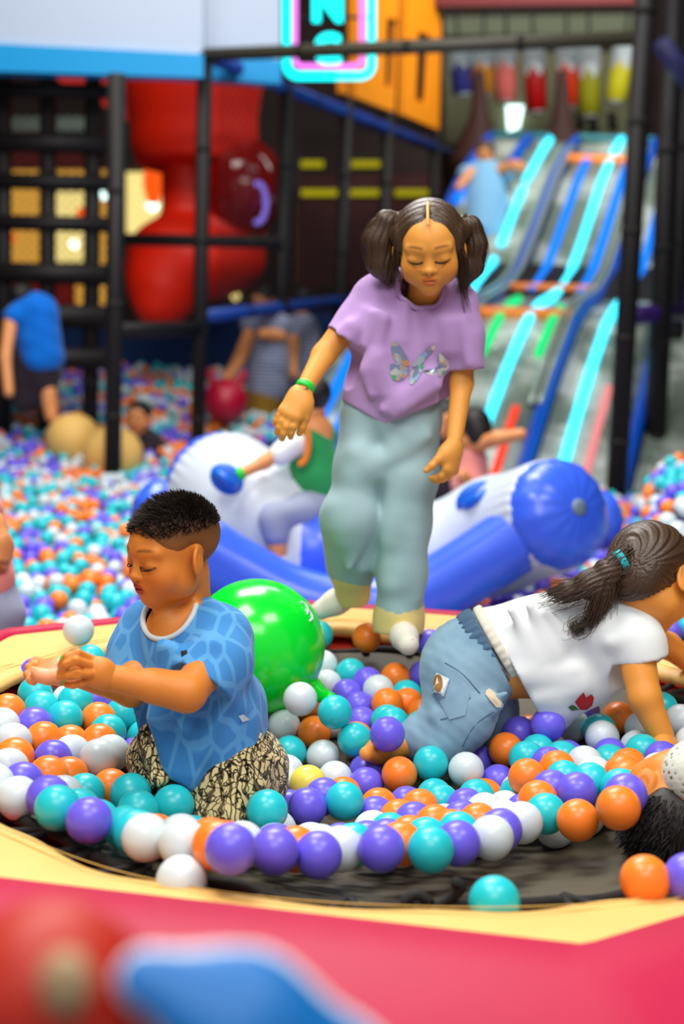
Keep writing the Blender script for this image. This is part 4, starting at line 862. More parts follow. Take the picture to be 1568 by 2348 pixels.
def wrinkle(c, d):
    e = np.cross(d, [0, 0, 1.0]); e /= np.linalg.norm(e); e2 = np.cross(d, e)
    def f(V):
        q = V - c; h = q @ d; a = np.arctan2(q @ e2, q @ e); return .0038 * np.sin(a * 34) * np.exp(-(h / .09) ** 2)
    return f
wr1 = wrinkle(WP[-1] + d0 * .04, d0); wr2 = wrinkle(WP[0] + dL * .09, dL)
V, Q = F.mesh(); V = smooth(V, Q, 2); V = V + vnormals(V, Q) * (wr1(V) + wr2(V))[:, None]
pc = V[Q].mean(1); band_ = (pc[:, 0] > at(690, 1300, YB)[0]) & (pc[:, 0] < at(868, 1300, YB)[0])
npmesh('white_body', V, Q, [M['infwhite'], M['infblue']], inf, mi=band_.astype(int))
def cap(c, d, r, name, depth=.12, n=48):
    r = r * _k
    mb = MB(); mb.lathe([(r, -.01), (r * 1.0, .012), (r * .93, depth * .45), (r * .7, depth * .78), (r * .36, depth * .95), (.001, depth)], c, n, d); o = mb.build(name, M['infblue'], inf)
    v = np.array([q.co for q in o.data.vertices]); f = wrinkle(c + d * depth * .25, d); v = v + (v - c) / (np.linalg.norm(v - c, axis=1, keepdims=True) + 1e-9) * f(v)[:, None] * .8; o.data.vertices.foreach_set('co', v.ravel())
    mb = MB(); mb.lathe([(.030, 0), (.030, .006), (.012, .010), (.001, .010)], c + d * (depth * .97), 16, d); mb.build('valve', M['valve'], inf)
cap(WP[-1] + d0 * .04, d0, .176, 'end_cap'); cap(WP[0] + dL * .09, dL, .192, 'end_cap')
def side_tube(Y, xs, name, r):
    P = [at(x, y, Y) for x, y in xs]; P = catmull(P, 6); mb = MB(); e0 = P[0] - P[1]; e1 = P[-1] - P[-2]; e0 /= np.linalg.norm(e0); e1 /= np.linalg.norm(e1)
    head = [P[0] + e0 * r * k for k in (.55, .45, .25)]; end = [P[-1] + e1 * r * k for k in (.25, .45, .55)]
    PP = head + P + end; RR = [r * .25, r * .65, r * .92] + [r] * len(P) + [r * .92, r * .65, r * .25]; mb.tube(PP, RR, 28); o = mb.build(name, M['infblue'], inf)
    v = np.array([q.co for q in o.data.vertices]); f = wrinkle(P[-1], e1); g2 = wrinkle(P[0], e0); n_ = np.array([q.normal for q in o.data.vertices]); v = v + n_ * (f(v) + g2(v))[:, None] * .8; o.data.vertices.foreach_set('co', v.ravel())
    for pp_, ee in ((P[-1], e1), (P[0], e0)):
        mb = MB(); mb.lathe([(.028, 0), (.028, .006), (.012, .010), (.001, .010)], pp_ + ee * r * .54, 16, ee); mb.build('valve', M['valve'], inf)
side_tube(4.85, [(470, 1262), (560, 1320), (680, 1378), (820, 1398), (960, 1370), (1100, 1290), (1196, 1228)], 'side_tube', .118)
side_tube(5.62, [(345, 1160), (470, 1220), (640, 1290), (820, 1310), (1000, 1290), (1200, 1220), (1388, 1192)], 'side_tube', .118)
def grip(a, b_, Y):
    a, b_ = at(*a, Y), at(*b_, Y); d = b_ - a; ts_ = np.linspace(-.22, 1.22, 13); mb = MB()
    mb.tube([a + d * t + [0, .015, 0] for t in ts_], [max(.004, .052 * math.sqrt(max(0, 1 - ((t - .5) / .73) ** 2))) for t in ts_], 16, flat=.35); o = mb.build('handle', M['grip'], inf)
    mb = MB(); mb.tube(catmull([a + d * .05 + [0, .01, 0], a + d * .2 + [0, -.035, .005], a + d * .5 + [0, -.05, .01], a + d * .8 + [0, -.035, .005], a + d * .95 + [0, .01, 0]], 5), .017, 10); mb.build('strap', M['grip'], o)
grip((496, 1082), (542, 1118), 5.0); grip((1062, 1160), (1122, 1124), 5.0)
# ================================================================ PEOPLE
SK = dict(girl=np.array(srgb(234, 160, 70)), boy=np.array(srgb(224, 136, 52)), far=np.array(srgb(226, 150, 92)))
M['skin'] = use_col(mat('skin', (.8, .5, .3), .48, .4, sss=.12))
bump(M['skin'], 900, .06, .0006)
M['hair'] = bump(mat('dark_brown_hair', (.058, .030, .014), .40, .5), 260, .5, .002)
M['hairblack'] = bump(mat('black_hair', (.012, .009, .008), .5, .35), 300, .4, .002)
M['lash'] = mat('black_lashes', (.008, .006, .005), .6, .2)
def cloth(name, c, sc=900, rough=.85, c2=None, msc=12):
    m = mat(name, c, rough, .2, sheen=.15)
    if c2: mottle(m, c2, msc)
    return bump(m, sc, .25, .0008)
def frame(yaw, pitch, roll=0):
    """yaw 0 looks at the camera, + turns to image left; pitch + looks down; roll + tips the crown to image right"""
    y, p, r = map(math.radians, (yaw, pitch, roll))
    f0 = np.array([-math.sin(y), -math.cos(y), 0]); z = np.array([0, 0, 1.0])
    f = math.cos(p) * f0 - math.sin(p) * z; u = math.cos(p) * z + math.sin(p) * f0; s = np.cross(u, f)
    u2 = math.cos(r) * u + math.sin(r) * s; s2 = math.cos(r) * s - math.sin(r) * u
    return np.array([s2, f, u2])                  # rows: subject's left, forward, up
class Head:
    def __init__(s, c, fr, H): s.c = np.array(c, float); s.fr = fr; s.H = H
    def w(s, a, b, c): return s.c + s.H * (np.array([a, b, c]) @ s.fr)
    def loc(s, V): return ((V - s.c) @ s.fr.T) / s.H
    def skull(s, F, fine=True, ears=True, wide=1.0, eyes=True):
        H = s.H; R = s.fr
        F.ell(s.w(0, -.06, .16), (.385 * H * wide, .465 * H, .36 * H), R, .02 * H)
        F.ell(s.w(0, .13, -.10), (.325 * H * wide, .325 * H, .37 * H), R, .12 * H)
        F.ell(s.w(0, .17, .14), (.30 * H * wide, .265 * H, .26 * H), R, .1 * H)
        for q in (-1, 1):
            F.ell(s.w(q * .175 * wide, .235, -.16), .165 * H, R, .12 * H)
            F.ell(s.w(q * .20 * wide, .05, -.27), .15 * H, R, .1 * H)
        F.ell(s.w(0, .305, -.375), .118 * H, R, .12 * H)
        if fine:
            for q in (-1, 1):
                F.ell(s.w(q * .155, .520, .00), (.10 * H, .075 * H, .06 * H), R, .10 * H, 'sub')
                F.ell(s.w(q * .155, .366, -.012), (.092 * H, .066 * H, .060 * H), R, .045 * H)
                F.cone(s.w(q * .08, .402, .10), s.w(q * .24, .345, .11), .024 * H, .020 * H, .10 * H)
            F.cone(s.w(0, .395, .03), s.w(0, .462, -.125), .026 * H, .046 * H, .08 * H)
            F.ell(s.w(0, .470, -.132), (.056 * H, .050 * H, .042 * H), R, .03 * H)
            for q in (-1, 1): F.ell(s.w(q * .062, .432, -.144), (.038 * H, .05 * H, .036 * H), R, .025 * H)
            for q in (-1, 1): F.ell(s.w(q * .034, .468, -.176), (.018 * H, .025 * H, .014 * H), R, .012 * H, 'sub')
            F.ell(s.w(0, .37, -.25), (.13 * H, .09 * H, .085 * H), R, .06 * H)
            F.ell(s.w(0, .442, -.240), (.082 * H, .040 * H, .026 * H), R, .022 * H)
            F.ell(s.w(0, .432, -.288), (.066 * H, .044 * H, .030 * H), R, .022 * H)
            F.ell(s.w(0, .492, -.264), (.090 * H, .055 * H, .006 * H), R, .012 * H, 'sub')
        else:
            F.cone(s.w(0, .41, .03), s.w(0, .48, -.12), .035 * H, .055 * H, .05 * H)
            F.ell(s.w(0, .42, -.26), (.09 * H, .05 * H, .05 * H), R, .03 * H)
        if ears:
            for q in (-1, 1):
                e = s.w(q * .385 * wide, -.015, -.03); a = R[0] * q * .86 - R[1] * .5; a /= np.linalg.norm(a)
                b = R[2] * .97 - R[1] * .22; b /= np.linalg.norm(b); cc = np.cross(a, b); B = np.array([a, cc, b])
                o = e + a * .035 * H
                F.ell(o, (.035 * H, .095 * H, .155 * H), B, .03 * H)
                if fine:
                    F.ell(o + a * .045 * H + b * .02 * H, (.042 * H, .062 * H, .108 * H), B, .012 * H, 'sub')
                    F.cone(o + b * .06 * H + a * .008 * H, o - b * .05 * H + a * .014 * H - cc * .0 * H, .014 * H, .018 * H, .015 * H)
        return s
    def paint(s, V, skin, brow=(.03, .016, .010), lip=None, blush=.25, lids=True, lipw=1.0):
        p = s.loc(V); C = np.tile(skin, (len(V), 1)); fr = p[:, 1] > .2
        def mix(m, c):
            m = np.clip(m, 0, 1)[:, None] * fr[:, None]; C[:] = C * (1 - m) + np.array(c) * m
        x, z = np.abs(p[:, 0]), p[:, 2]
        mix(blush * np.exp(-(((x - .22) / .12) ** 2 + ((z + .14) / .1) ** 2)), skin * np.array([1.0, .62, .5]))
        lip = skin * np.array([.92, .56, .60]) if lip is None else np.array(lip)
        zl = -.264 + .10 * x * x
        mix(np.clip(1.35 - np.sqrt((x / (.082 * lipw)) ** 2 + ((z - zl) / .054) ** 2), 0, .35) / .35 * (p[:, 1] > .36), lip)
        mix(.8 * np.exp(-((z - zl) / .006) ** 2) * (x < .070 * lipw), lip * .3)
        zb = .135 + .014 * np.sin(np.clip((x - .06) / .2, 0, 1) * PI * .9)
        mix(.7 * np.exp(-((z - zb) / (.017 - .03 * np.clip(x - .16, 0, .12))) ** 2) * np.clip((x - .05) / .035, 0, 1) * np.clip((.28 - x) / .07, 0, 1), brow)
        if lids:
            ze = -.022 - .028 * (1 - ((x - .155) / .1) ** 2)
            mix(.95 * np.exp(-((z - ze) / .011) ** 2) * ((x > .062) & (x < .255)), (.010, .007, .006))
            mix(.14 * np.exp(-((z - ze - .045) / .02) ** 2) * ((x > .07) & (x < .25)), skin * .6)
        mix(.85 * np.exp(-(((x - .036) / .016) ** 2 + ((z + .178) / .010) ** 2)) * (p[:, 1] > .42), skin * .25)
        return C
def hand(F, wr, d, n, side, Lh, curls, k=.004, thumb=(.6, .3), spread=.12, fat=1.0):
    """d: wrist to knuckles, n: out of the palm, side +1 puts the thumb along n x d; curls: index..little"""
    d = np.array(d, float); d /= np.linalg.norm(d); n = np.array(n, float); n -= d * (n @ d); n /= np.linalg.norm(n); t = np.cross(n, d) * side
    wr = np.array(wr, float); W = .40 * Lh
    F.cone(wr, wr + d * .12 * Lh, .155 * Lh * fat, .165 * Lh, .02, n, .8)
    for a in (-.34, -.1, .14, .36):
        F.cone(wr + d * .1 * Lh + t * a * .5 * W, wr + d * .47 * Lh + t * a * W, .10 * Lh, .082 * Lh, .02, n, .85)
    F.ell(wr + d * .22 * Lh + t * .17 * Lh + n * .05 * Lh, (.11 * Lh,) * 3, None, .02)
    ls = (.40, .45, .41, .32); tips = []
    for i, a in enumerate((.37, .125, -.125, -.36)):
        p = wr + d * (.50 - .03 * abs(i - 1)) * Lh + t * a * W; ang = 0; cu = curls[i]
        dd = d + t * a * spread * 2; dd /= np.linalg.norm(dd); r = (.068, .070, .066, .058)[i] * Lh * fat
        for j, seg in enumerate((.46, .30, .24)):
            ang += cu[j] if not np.isscalar(cu) else cu
            e = dd * math.cos(ang) + n * math.sin(ang); q = p + e * ls[i] * seg * Lh; F.cone(p, q, r, r * .93, k); p = q; r *= .93
        tips.append(p)
    b = wr + d * .14 * Lh + t * .15 * Lh + n * .04 * Lh; ta, tc = thumb
    e = d * math.cos(ta) + t * math.sin(ta) + n * .25; e /= np.linalg.norm(e); m1 = b + e * .27 * Lh
    F.cone(b, m1, .10 * Lh, .078 * Lh, .014); e2 = d * math.cos(ta - tc) + t * math.sin(ta - tc) + n * (.25 + tc); e2 /= np.linalg.norm(e2); m2 = m1 + e2 * .17 * Lh
    F.cone(m1, m2, .076 * Lh, .07 * Lh, k); e3 = e2 + n * tc - t * tc * .6; e3 /= np.linalg.norm(e3); F.cone(m2, m2 + e3 * .13 * Lh, .07 * Lh, .058 * Lh, k)
    return tips
def finger(F, pts, r0, r1, k=.004):
    for i in range(len(pts) - 1): F.cone(pts[i], pts[i + 1], r0 + (r1 - r0) * i / (len(pts) - 1), r0 + (r1 - r0) * (i + 1) / (len(pts) - 1), k)
def body(name, fields, parent, paint, it=1):
    VV, QQ, o = [], [], 0
    for F in fields:
        V, Q = F.mesh(); V = smooth(V, Q, it); VV.append(V); QQ.append(Q + o); o += len(V)
    V = np.concatenate(VV); return npmesh(name, V, np.concatenate(QQ), M['skin'], parent, paint(V))
def strands(name, guides, mtl, parent, per=40, spread=.006, r=.0009, seed=1, wob=.004, n=3, taper=True):
    """fine hair: guides are lists of points, each with a bundle of thin tubes about it"""
    rg = np.random.default_rng(seed); mb = MB()
    for g in guides:
        g = np.array(catmull(g, 4)) if len(g) > 2 else np.array(g); m = len(g)
        for _ in range(per):
            off = rg.normal(0, spread, 3); tip = rg.normal(0, spread * 1.2, 3); ph = rg.uniform(0, 6); t = np.linspace(0, 1, m)[:, None]
            P = g + off * (1 - t) + tip * t + wob * np.sin(t * 7 + ph) * rg.normal(0, .6, 3); L_ = int(rg.integers(max(2, int(m * .7)), m + 1)); P = P[:L_]
            mb.tube(P, [r * (1 - .75 * (i / (len(P) - 1)) if taper else r) for i in range(len(P))], n, False)
    return mb.build(name, mtl, parent)
def J(x, y, Y): return at(x, y, Y)

def sample(F, P):
    q = (np.array(P) - F.lo) / F.res; i = np.clip(np.floor(q).astype(int), 0, np.array(F.n) - 2); f = np.clip(q - i, 0, 1); o = 0
    for a in (0, 1):
        for b_ in (0, 1):
            for c_ in (0, 1):
                o = o + F.F[i[:, 0] + a, i[:, 1] + b_, i[:, 2] + c_] * (f[:, 0] if a else 1 - f[:, 0]) * (f[:, 1] if b_ else 1 - f[:, 1]) * (f[:, 2] if c_ else 1 - f[:, 2])
    return o
def neck_open(F, c, axis, r, th, n=48, squash=1.0, sqdir=None):
    """opens the neck of a garment along a tilted axis; returns the rim for its ribbing"""
    ax = np.array(axis, float) / np.linalg.norm(axis); c = np.array(c, float); e = np.array([1.0, 0, 0]) if sqdir is None else np.array(sqdir, float)
    a = e - ax * (e @ ax); a /= np.linalg.norm(a); b_ = np.cross(ax, a); ring = []
    for k in range(n):
        t = 2 * PI * k / n; o = c + r * math.cos(t) * a * squash + r * math.sin(t) * b_; hs = np.linspace(.11, -.10, 160); d = sample(F, o + hs[:, None] * ax)
        j = np.argmax(d < 0); ring.append(o + ax * (hs[j] if (d < 0).any() else 0))
    R_ = np.array(ring)
    for _ in range(4): R_ = (np.roll(R_, 1, 0) + 2 * R_ + np.roll(R_, -1, 0)) / 4
    F.shell(th); F.cone(c - ax * .012, c + ax * .2, r, r * 1.05, 0.003, a, squash, 'sub'); return R_
def rim(ring, r, name, mtl, parent):
    mb = MB(); mb.tube(list(ring), r, 8, closed=True); return mb.build(name, mtl, parent)
# ---------------------------------------------------------------- the girl in lilac standing on the rim
M['lilac'] = cloth('lilac_cotton', srgb(186, 150, 205))
M['jadecloth'] = cloth('pale_blue_green_cotton', srgb(160, 190, 194), 700)
M['cuff'] = cloth('pale_yellow_cuff', srgb(238, 216, 140), 700)
M['sock'] = cloth('white_sock', srgb(232, 228, 214), 800, .9, srgb(238, 160, 160), 26)
r_ = [n for n in M['sock'].node_tree.nodes if n.type == 'VALTORGB'][0]; r_.color_ramp.elements[0].position = .66; r_.color_ramp.elements[1].position = .70
M['greenband'] = mat('green_paper_band', srgb(30, 205, 60), .4, .4)
M['bandplate'] = mat('white_printed_band', srgb(214, 224, 226), .4, .4)
m = M['holo'] = mat('holographic_foil', (.6, .6, .6), .22, .6, .55)
v = N(m, 'ShaderNodeTexVoronoi', Scale=75.0); c = N(m, 'ShaderNodeTexCoord'); L(m, c, 'Object', v, 'Vector')
r = N(m, 'ShaderNodeValToRGB'); cr = r.color_ramp; cr.interpolation = 'CONSTANT'
for i, (p, k) in enumerate(((0, (200, 215, 225)), (.3, (150, 160, 190)), (.48, (205, 190, 180)), (.62, (90, 200, 130)), (.7, (225, 225, 215)), (.86, (240, 170, 110)), (.93, (170, 200, 240)))):
    e = cr.elements[i] if i < 2 else cr.elements.new(p); e.position = p; e.color = (*srgb(*k), 1)
sx = N(m, 'ShaderNodeSeparateColor'); L(m, v, 'Color', sx, 0); L(m, sx, 0, r, 0); L(m, r, 0, bsdf(m), 'Base Color')

g = empty('person', on(905, 1470, .05), 'girl with pigtails and a lilac butterfly T-shirt standing on the yellow padding', 'person')
GH = Head(J(984, 568, 3.13), frame(3, 21, -4), .178)
neck = [J(966, 720, 3.25), GH.w(0, -.10, -.30)]
# head and neck, fine
lo, hi = bbox([GH.c, neck[0]], .135)
F1 = Field(lo, hi, .0019); GH.skull(F1, wide=.95); F1.cone(neck[0], neck[1], .041, .036, .03); F1.ell(J(962, 730, 3.28), (.055, .042, .036), None, .03)
# limbs
sL, eL, wL = J(838, 695, 3.25), J(742, 815, 3.20), J(693, 899, 3.12)
sR, eR, wR = J(1062, 715, 3.22), J(1058, 880, 3.20), J(1041, 1018, 3.13)
hipL, hipR = J(846, 945, 3.27), J(946, 950, 3.27)
kL, kR = J(800, 1180, 3.22), J(935, 1180, 3.23)
aL, aR = J(806, 1358, 3.36), J(918, 1432, 3.235)
toeL, toeR = J(737, 1398, 3.36), J(936, 1478, 3.115)
F2 = Field(*bbox([sL, eL, wL, sR, eR, wR, J(880, 1000, 3.25), toeL, toeR, aL, aR, hipL, hipR], .10), .005)
F2.chain([sL, eL, wL], [.035, .0265, .0185], .012); F2.chain([sR, eR, wR], [.033, .0255, .0175], .012)
F2.ell((sL + sR) / 2 + np.array([0, .01, -.075]), (.078, .042, .10), None, .03); F2.ell((hipL + hipR) / 2, (.09, .065, .08), None, .03)
F2.chain([(sL + sR) / 2 + np.array([0, .01, -.04]), (hipL + hipR) / 2], [.045, .06], .03)
F2.chain([hipL, kL, aL], [.05, .038, .026], .02); F2.chain([hipR, kR, aR], [.05, .038, .026], .02)
F2.cone(aL, toeL, .022, .018, .02); F2.cone(aR, toeR, .022, .018, .02)
F3 = Field(*bbox([wL], .135), .0019)
hand(F3, wL, J(652, 968, 3.08) - wL, np.array([.25, .95, .1]), -1, .125, [(.35, .45, .3), (.3, .35, .3), (.25, .35, .3), (.25, .3, .3)], thumb=(.45, .35))
F4 = Field(*bbox([wR], .135), .0019)
hand(F4, wR, J(1033, 1078, 3.12) - wR, np.array([-.8, .6, 0]), 1, .118, [(.5, .6, .4), (.55, .7, .5), (.5, .8, .6), (.6, .8, .6)], thumb=(.7, .2))
body('body', [F1, F2, F3, F4], g, lambda V: GH.paint(V, SK['girl'], brow=srgb(96, 56, 28)))
# T-shirt
def girl_shirt():
    pts = [J(755, 650, 3.25), J(1110, 980, 3.2), J(960, 640, 3.25), J(880, 985, 3.3)]
    F = Field(np.min(pts, 0) - [.06, .20, .06], np.max(pts, 0) + [.06, .20, .06], .0036); sq = np.array([0, 1.0, 0])
    F.chain([J(880, 672, 3.25), J(1035, 692, 3.23)], [.045, .045], .03)
    F.chain([J(945, 720, 3.245), J(928, 800, 3.235), J(905, 900, 3.25), J(890, 1010, 3.26)], [.098, .102, .103, .112], .05, sq, .66)
    F.cone(J(985, 780, 3.23), J(960, 900, 3.24), .062, .05, .06, sq, .8)
    F.chain([J(850, 688, 3.25), J(822, 740, 3.235), J(770, 800, 3.20)], [.047, .046, .047], .03)
    F.chain([J(1050, 700, 3.22), J(1064, 770, 3.205), J(1074, 880, 3.19)], [.045, .041, .039], .03)
    # folds from the armpits, the shoulder and across the belly
    for a, b, r in (((860, 720), (838, 790), .010), ((880, 735), (858, 840), .009), ((1012, 735), (1020, 800), .010), ((1030, 745), (1040, 800), .008),
                    ((850, 830), (880, 900), .010), ((870, 820), (915, 930), .010), ((835, 850), (850, 905), .009), ((990, 860), (880, 940), .010),
                    ((1000, 885), (905, 950), .009), ((930, 700), (925, 775), .008), ((975, 715), (985, 780), .008), ((800, 745), (775, 772), .007), ((1085, 770), (1090, 830), .006)):
        F.cone(J(*a, 3.165), J(*b, 3.165), r, r * .5, .03)
    F.cone(J(840, 720, 3.19), J(800, 775, 3.165), .008, .005, .03); F.cone(J(1060, 740, 3.16), J(1075, 830, 3.15), .008, .005, .03)
    # hem: slants down to a tip, sleeves and neck opened
    F.cutin(J(880, 972, 3.2), np.array([-.46, -.02, -.89]), J(820, 1000, 3.25), .135)
    F.cutin(J(880, 972, 3.2), np.array([.40, -.02, -.92]), J(960, 1010, 3.25), .125)
    F.cutin(J(793, 780, 3.21), np.array([-.62, -.1, -.78]), J(755, 830, 3.2), .078)
    F.cutin(J(1070, 848, 3.19), np.array([.10, -.05, -.99]), J(1078, 905, 3.19), .072)
    return F, neck_open(F, J(964, 678, 3.205), (0, -.66, .75), .052, .008)
gs_, ring = girl_shirt(); bake(gs_, 'lilac_t_shirt', M['lilac'], g, it=2); rim(ring, .0055, 'neckband', M['lilac'], g)
# trousers with yellow turn-ups
def legs():
    pts = [J(730, 890, 3.25), J(1015, 1480, 3.25)]
    F = Field(np.min(pts, 0) - [.03, .17, .03], np.max(pts, 0) + [.03, .20, .03], .0042); sq = np.array([0, 1.0, 0])
    F.ell(J(900, 930, 3.27), (.108, .085, .085), None, .03)
    F.chain([J(842, 960, 3.265), J(822, 1070, 3.235), J(802, 1185, 3.22), J(805, 1290, 3.30), J(812, 1400, 3.365)], [.064, .052, .055, .054, .036], .03)
    F.cone(J(790, 1190, 3.21), J(790, 1250, 3.26), .048, .04, .04)
    F.chain([J(948, 970, 3.265), J(942, 1090, 3.245), J(930, 1200, 3.235), J(922, 1310, 3.24), J(914, 1420, 3.245), J(912, 1490, 3.245)], [.064, .060, .055, .054, .054, .056], .03)
    for a, b, r, y in (((880, 950), (905, 1040), .010, 3.18), ((930, 1000), (890, 1050), .009, 3.18), ((820, 1040), (868, 1085), .010, 3.175), ((860, 1060), (815, 1090), .009, 3.18),
                       ((975, 1000), (900, 1050), .009, 3.18), ((925, 1090), (900, 1240), .010, 3.18), ((905, 1100), (895, 1330), .011, 3.19), ((945, 1230), (915, 1330), .010, 3.18),
                       ((950, 1260), (950, 1370), .009, 3.185), ((775, 1170), (790, 1240), .011, 3.165), ((835, 1180), (800, 1300), .010, 3.18), ((850, 1220), (830, 1300), .010, 3.22), ((900, 1350), (905, 1400), .010, 3.185)):
        F.cone(J(*a, y + .016), J(*b, y + .018), r * .85, r * .6, .04)
    F.cutin(J(806, 1378, 3.36), np.array([.1, .2, -.97]), J(808, 1425, 3.37), .075)
    F.cutin(J(912, 1452, 3.245), np.array([0, -.12, -.99]), J(912, 1500, 3.24), .085)
    F.cut(J(900, 896, 3.25), np.array([0, 0, 1.0]))
    F.shell(.009); return F
F = legs(); V, Q = F.mesh(); V = smooth(V, Q, 2)
pc = V[Q].mean(1); d_ = pc - CAM; zz = d_ @ FW; X_ = CX + FPX * (d_ @ RT) / zz
cl = (pc[:, 2] < np.where(X_ < 862, at(806, 1326, 3.33)[2] + (X_ - 806) * -.0002, at(912, 1396, 3.24)[2] + np.abs(X_ - 912) * .0002))
npmesh('wide_trousers', V, Q, [M['jadecloth'], M['cuff']], g, mi=cl.astype(int))
for nm, a, t, up in (('sock', aL + [0, .0, -.004], toeL, 0), ('sock', aR + [0, .0, -.01], toeR, 0)):
    F = Field(*bbox([a, t], .08), .003); d = t - a; d /= np.linalg.norm(d)
    F.cone(a - d * .012, a + (t - a) * .55, .029, .029, .01); F.cone(a + (t - a) * .5, t, .030, .024, .015); F.cone(a, a + [0, .01, .05], .028, .027, .01)
    bake(F, nm, M['sock'], g)
# foil butterfly on the shirt front, laid on the cloth
def decal(name, outline, Y, mtl, parent, probe, lift=.002, n=14):
    """a flat print: a fan of points dropped on to the surface found in the probe object"""
    c = np.mean(outline, 0); V = []; F = []; m = len(outline); deps = bpy.context.evaluated_depsgraph_get(); inv = probe.matrix_world.inverted()
    for i in range(n + 1):
        for p in outline:
            q = c + (np.array(p) - c) * (i / n); d = Vector(ray(*q)).normalized(); o = Vector(CAM)
            ok, h, nn, _ = probe.ray_cast(inv @ o, inv.to_3x3() @ d)
            V.append(np.array(probe.matrix_world @ h) - np.array(d) * lift if ok else at(*q, Y))
    for i in range(n):
        for k in range(m): F.append((i * m + k, (i + 1) * m + k, (i + 1) * m + (k + 1) % m, i * m + (k + 1) % m))
    mb = MB(); mb.add(V, F); return mb.build(name, mtl, parent)
bpy.context.view_layer.update()
shirt = [o for o in g.children if o.name.startswith('lilac')][0]
bf = lambda L_: [(600 + x / 2.851, 440 + y / 2.851) for x, y in L_]
for nm, ol in (('butterfly_wing', [(845, 980), (880, 978), (915, 1020), (950, 1075), (972, 1135), (945, 1140), (880, 1110), (855, 1080), (845, 1030)]),
               ('butterfly_wing', [(840, 1125), (890, 1115), (945, 1145), (968, 1165), (935, 1215), (895, 1238), (855, 1225), (835, 1180)]),
               ('butterfly_wing', [(980, 1135), (1020, 1080), (1075, 1025), (1130, 998), (1138, 1020), (1100, 1065), (1060, 1110), (1010, 1150)]),
               ('butterfly_wing', [(975, 1165), (1010, 1145), (1060, 1120), (1045, 1180), (1010, 1235), (980, 1262), (962, 1250)]),
               ('butterfly_wing', [(1050, 1172), (1110, 1160), (1160, 1150), (1150, 1070), (1165, 1050), (1195, 1085), (1228, 1105), (1225, 1150), (1190, 1190), (1160, 1212), (1100, 1195)])):
    decal(nm, bf(ol), 3.15, M['holo'], g, shirt)
def on_cloth(probe, pts, Y, lift=0.0):
    inv = probe.matrix_world.inverted(); out = []
    for q in pts:
        d = Vector(ray(*q)).normalized(); ok, h, nn, _ = probe.ray_cast(inv @ Vector(CAM), inv.to_3x3() @ d)
        out.append(np.array(probe.matrix_world @ h) - np.array(d) * lift if ok else at(*q, Y))
    return out
def band_px(probe, pts, r, name, mtl, parent, Y, n=6, lift=0.0, flat=None, closed=False):
    P = on_cloth(probe, [tuple(p) for p in catmull([np.array(p, float) for p in pts], n, closed)], Y, lift); P = [np.array(p) for p in P]
    for _ in range(3): P = [P[0]] + [(P[i - 1] + 2 * P[i] + P[i + 1]) / 4 for i in range(1, len(P) - 1)] + [P[-1]]
    mb = MB(); mb.tube(P, r, 8, flat=flat); return mb.build(name, mtl, parent)
# wristband
def band(name, c, ax, r, w, parent, mtl=None):
    ax = np.array(ax, float) / np.linalg.norm(ax); mb = MB(); mb.lathe([(r, -w / 2), (r + .0012, -w / 2), (r + .0012, w / 2), (r, w / 2)], c, 28, ax)
    return mb.build(name, mtl or M['greenband'], parent)
bc = wL + (eL - wL) * .10; band('wristband', bc, eL - wL, .0205, .017, g)
pl = decal('band_label', [(682, 885), (707, 890), (704, 903), (679, 897)], 3.1, M['bandplate'], g, [o for o in g.children if o.name.startswith('wristband')][0], .0012, 3)
# hair: cap with a centre parting, two pigtails, loose locks
def girl_hair():
    h = GH; F = Field(*bbox([h.c], .16), .0026)
    F.ell(h.w(0, -.085, .165), (.425 * h.H, .475 * h.H, .405 * h.H), h.fr, .02)
    F.ell(h.w(0, .52, -.12), (.315 * h.H, .36 * h.H, .36 * h.H), h.fr, .03, 'sub')
    F.ell(h.w(0, .42, -.06), (.33 * h.H, .26 * h.H, .28 * h.H), h.fr, .03, 'sub')
    F.cut(h.w(0, -.1, -.33), -h.fr[2] - .35 * h.fr[1])
    for q in (-1, 1):
        F.ell(h.w(q * .375, .10, .12), (.045 * h.H, .10 * h.H, .14 * h.H), h.fr, .02); F.ell(h.w(q * .43, -.1, .16), .09 * h.H, h.fr, .02)
    F.cone(h.w(0, .48, .26), h.w(0, .08, .60), .012 * h.H, .012 * h.H, .012, op='sub')
    return F
def hair_disp(V):
    p = GH.loc(V); a = np.arctan2(p[:, 2] - .1, np.abs(p[:, 0]) + .02)
    return (.0007 * np.sin(p[:, 1] * 60 + 3 * np.sin(p[:, 2] * 7)) + .0005 * np.sin(p[:, 1] * 115 + 5 * a)) * np.clip((.34 - p[:, 1]) / .15, 0, 1)
bake(girl_hair(), 'hair', M['hair'], g, it=2, disp=hair_disp)
hr = [o for o in g.children if o.name.startswith('hair')][0]
mb = MB(); P = [GH.w(0, a, b) for a, b in ((.388, .40), (.35, .45), (.26, .505), (.14, .555), (.04, .575))]
mb.tube(catmull(P, 4), .0033, 8, flat=.7); mb.build('hair_parting', mat('scalp', srgb(226, 180, 112), .5, .3), hr)
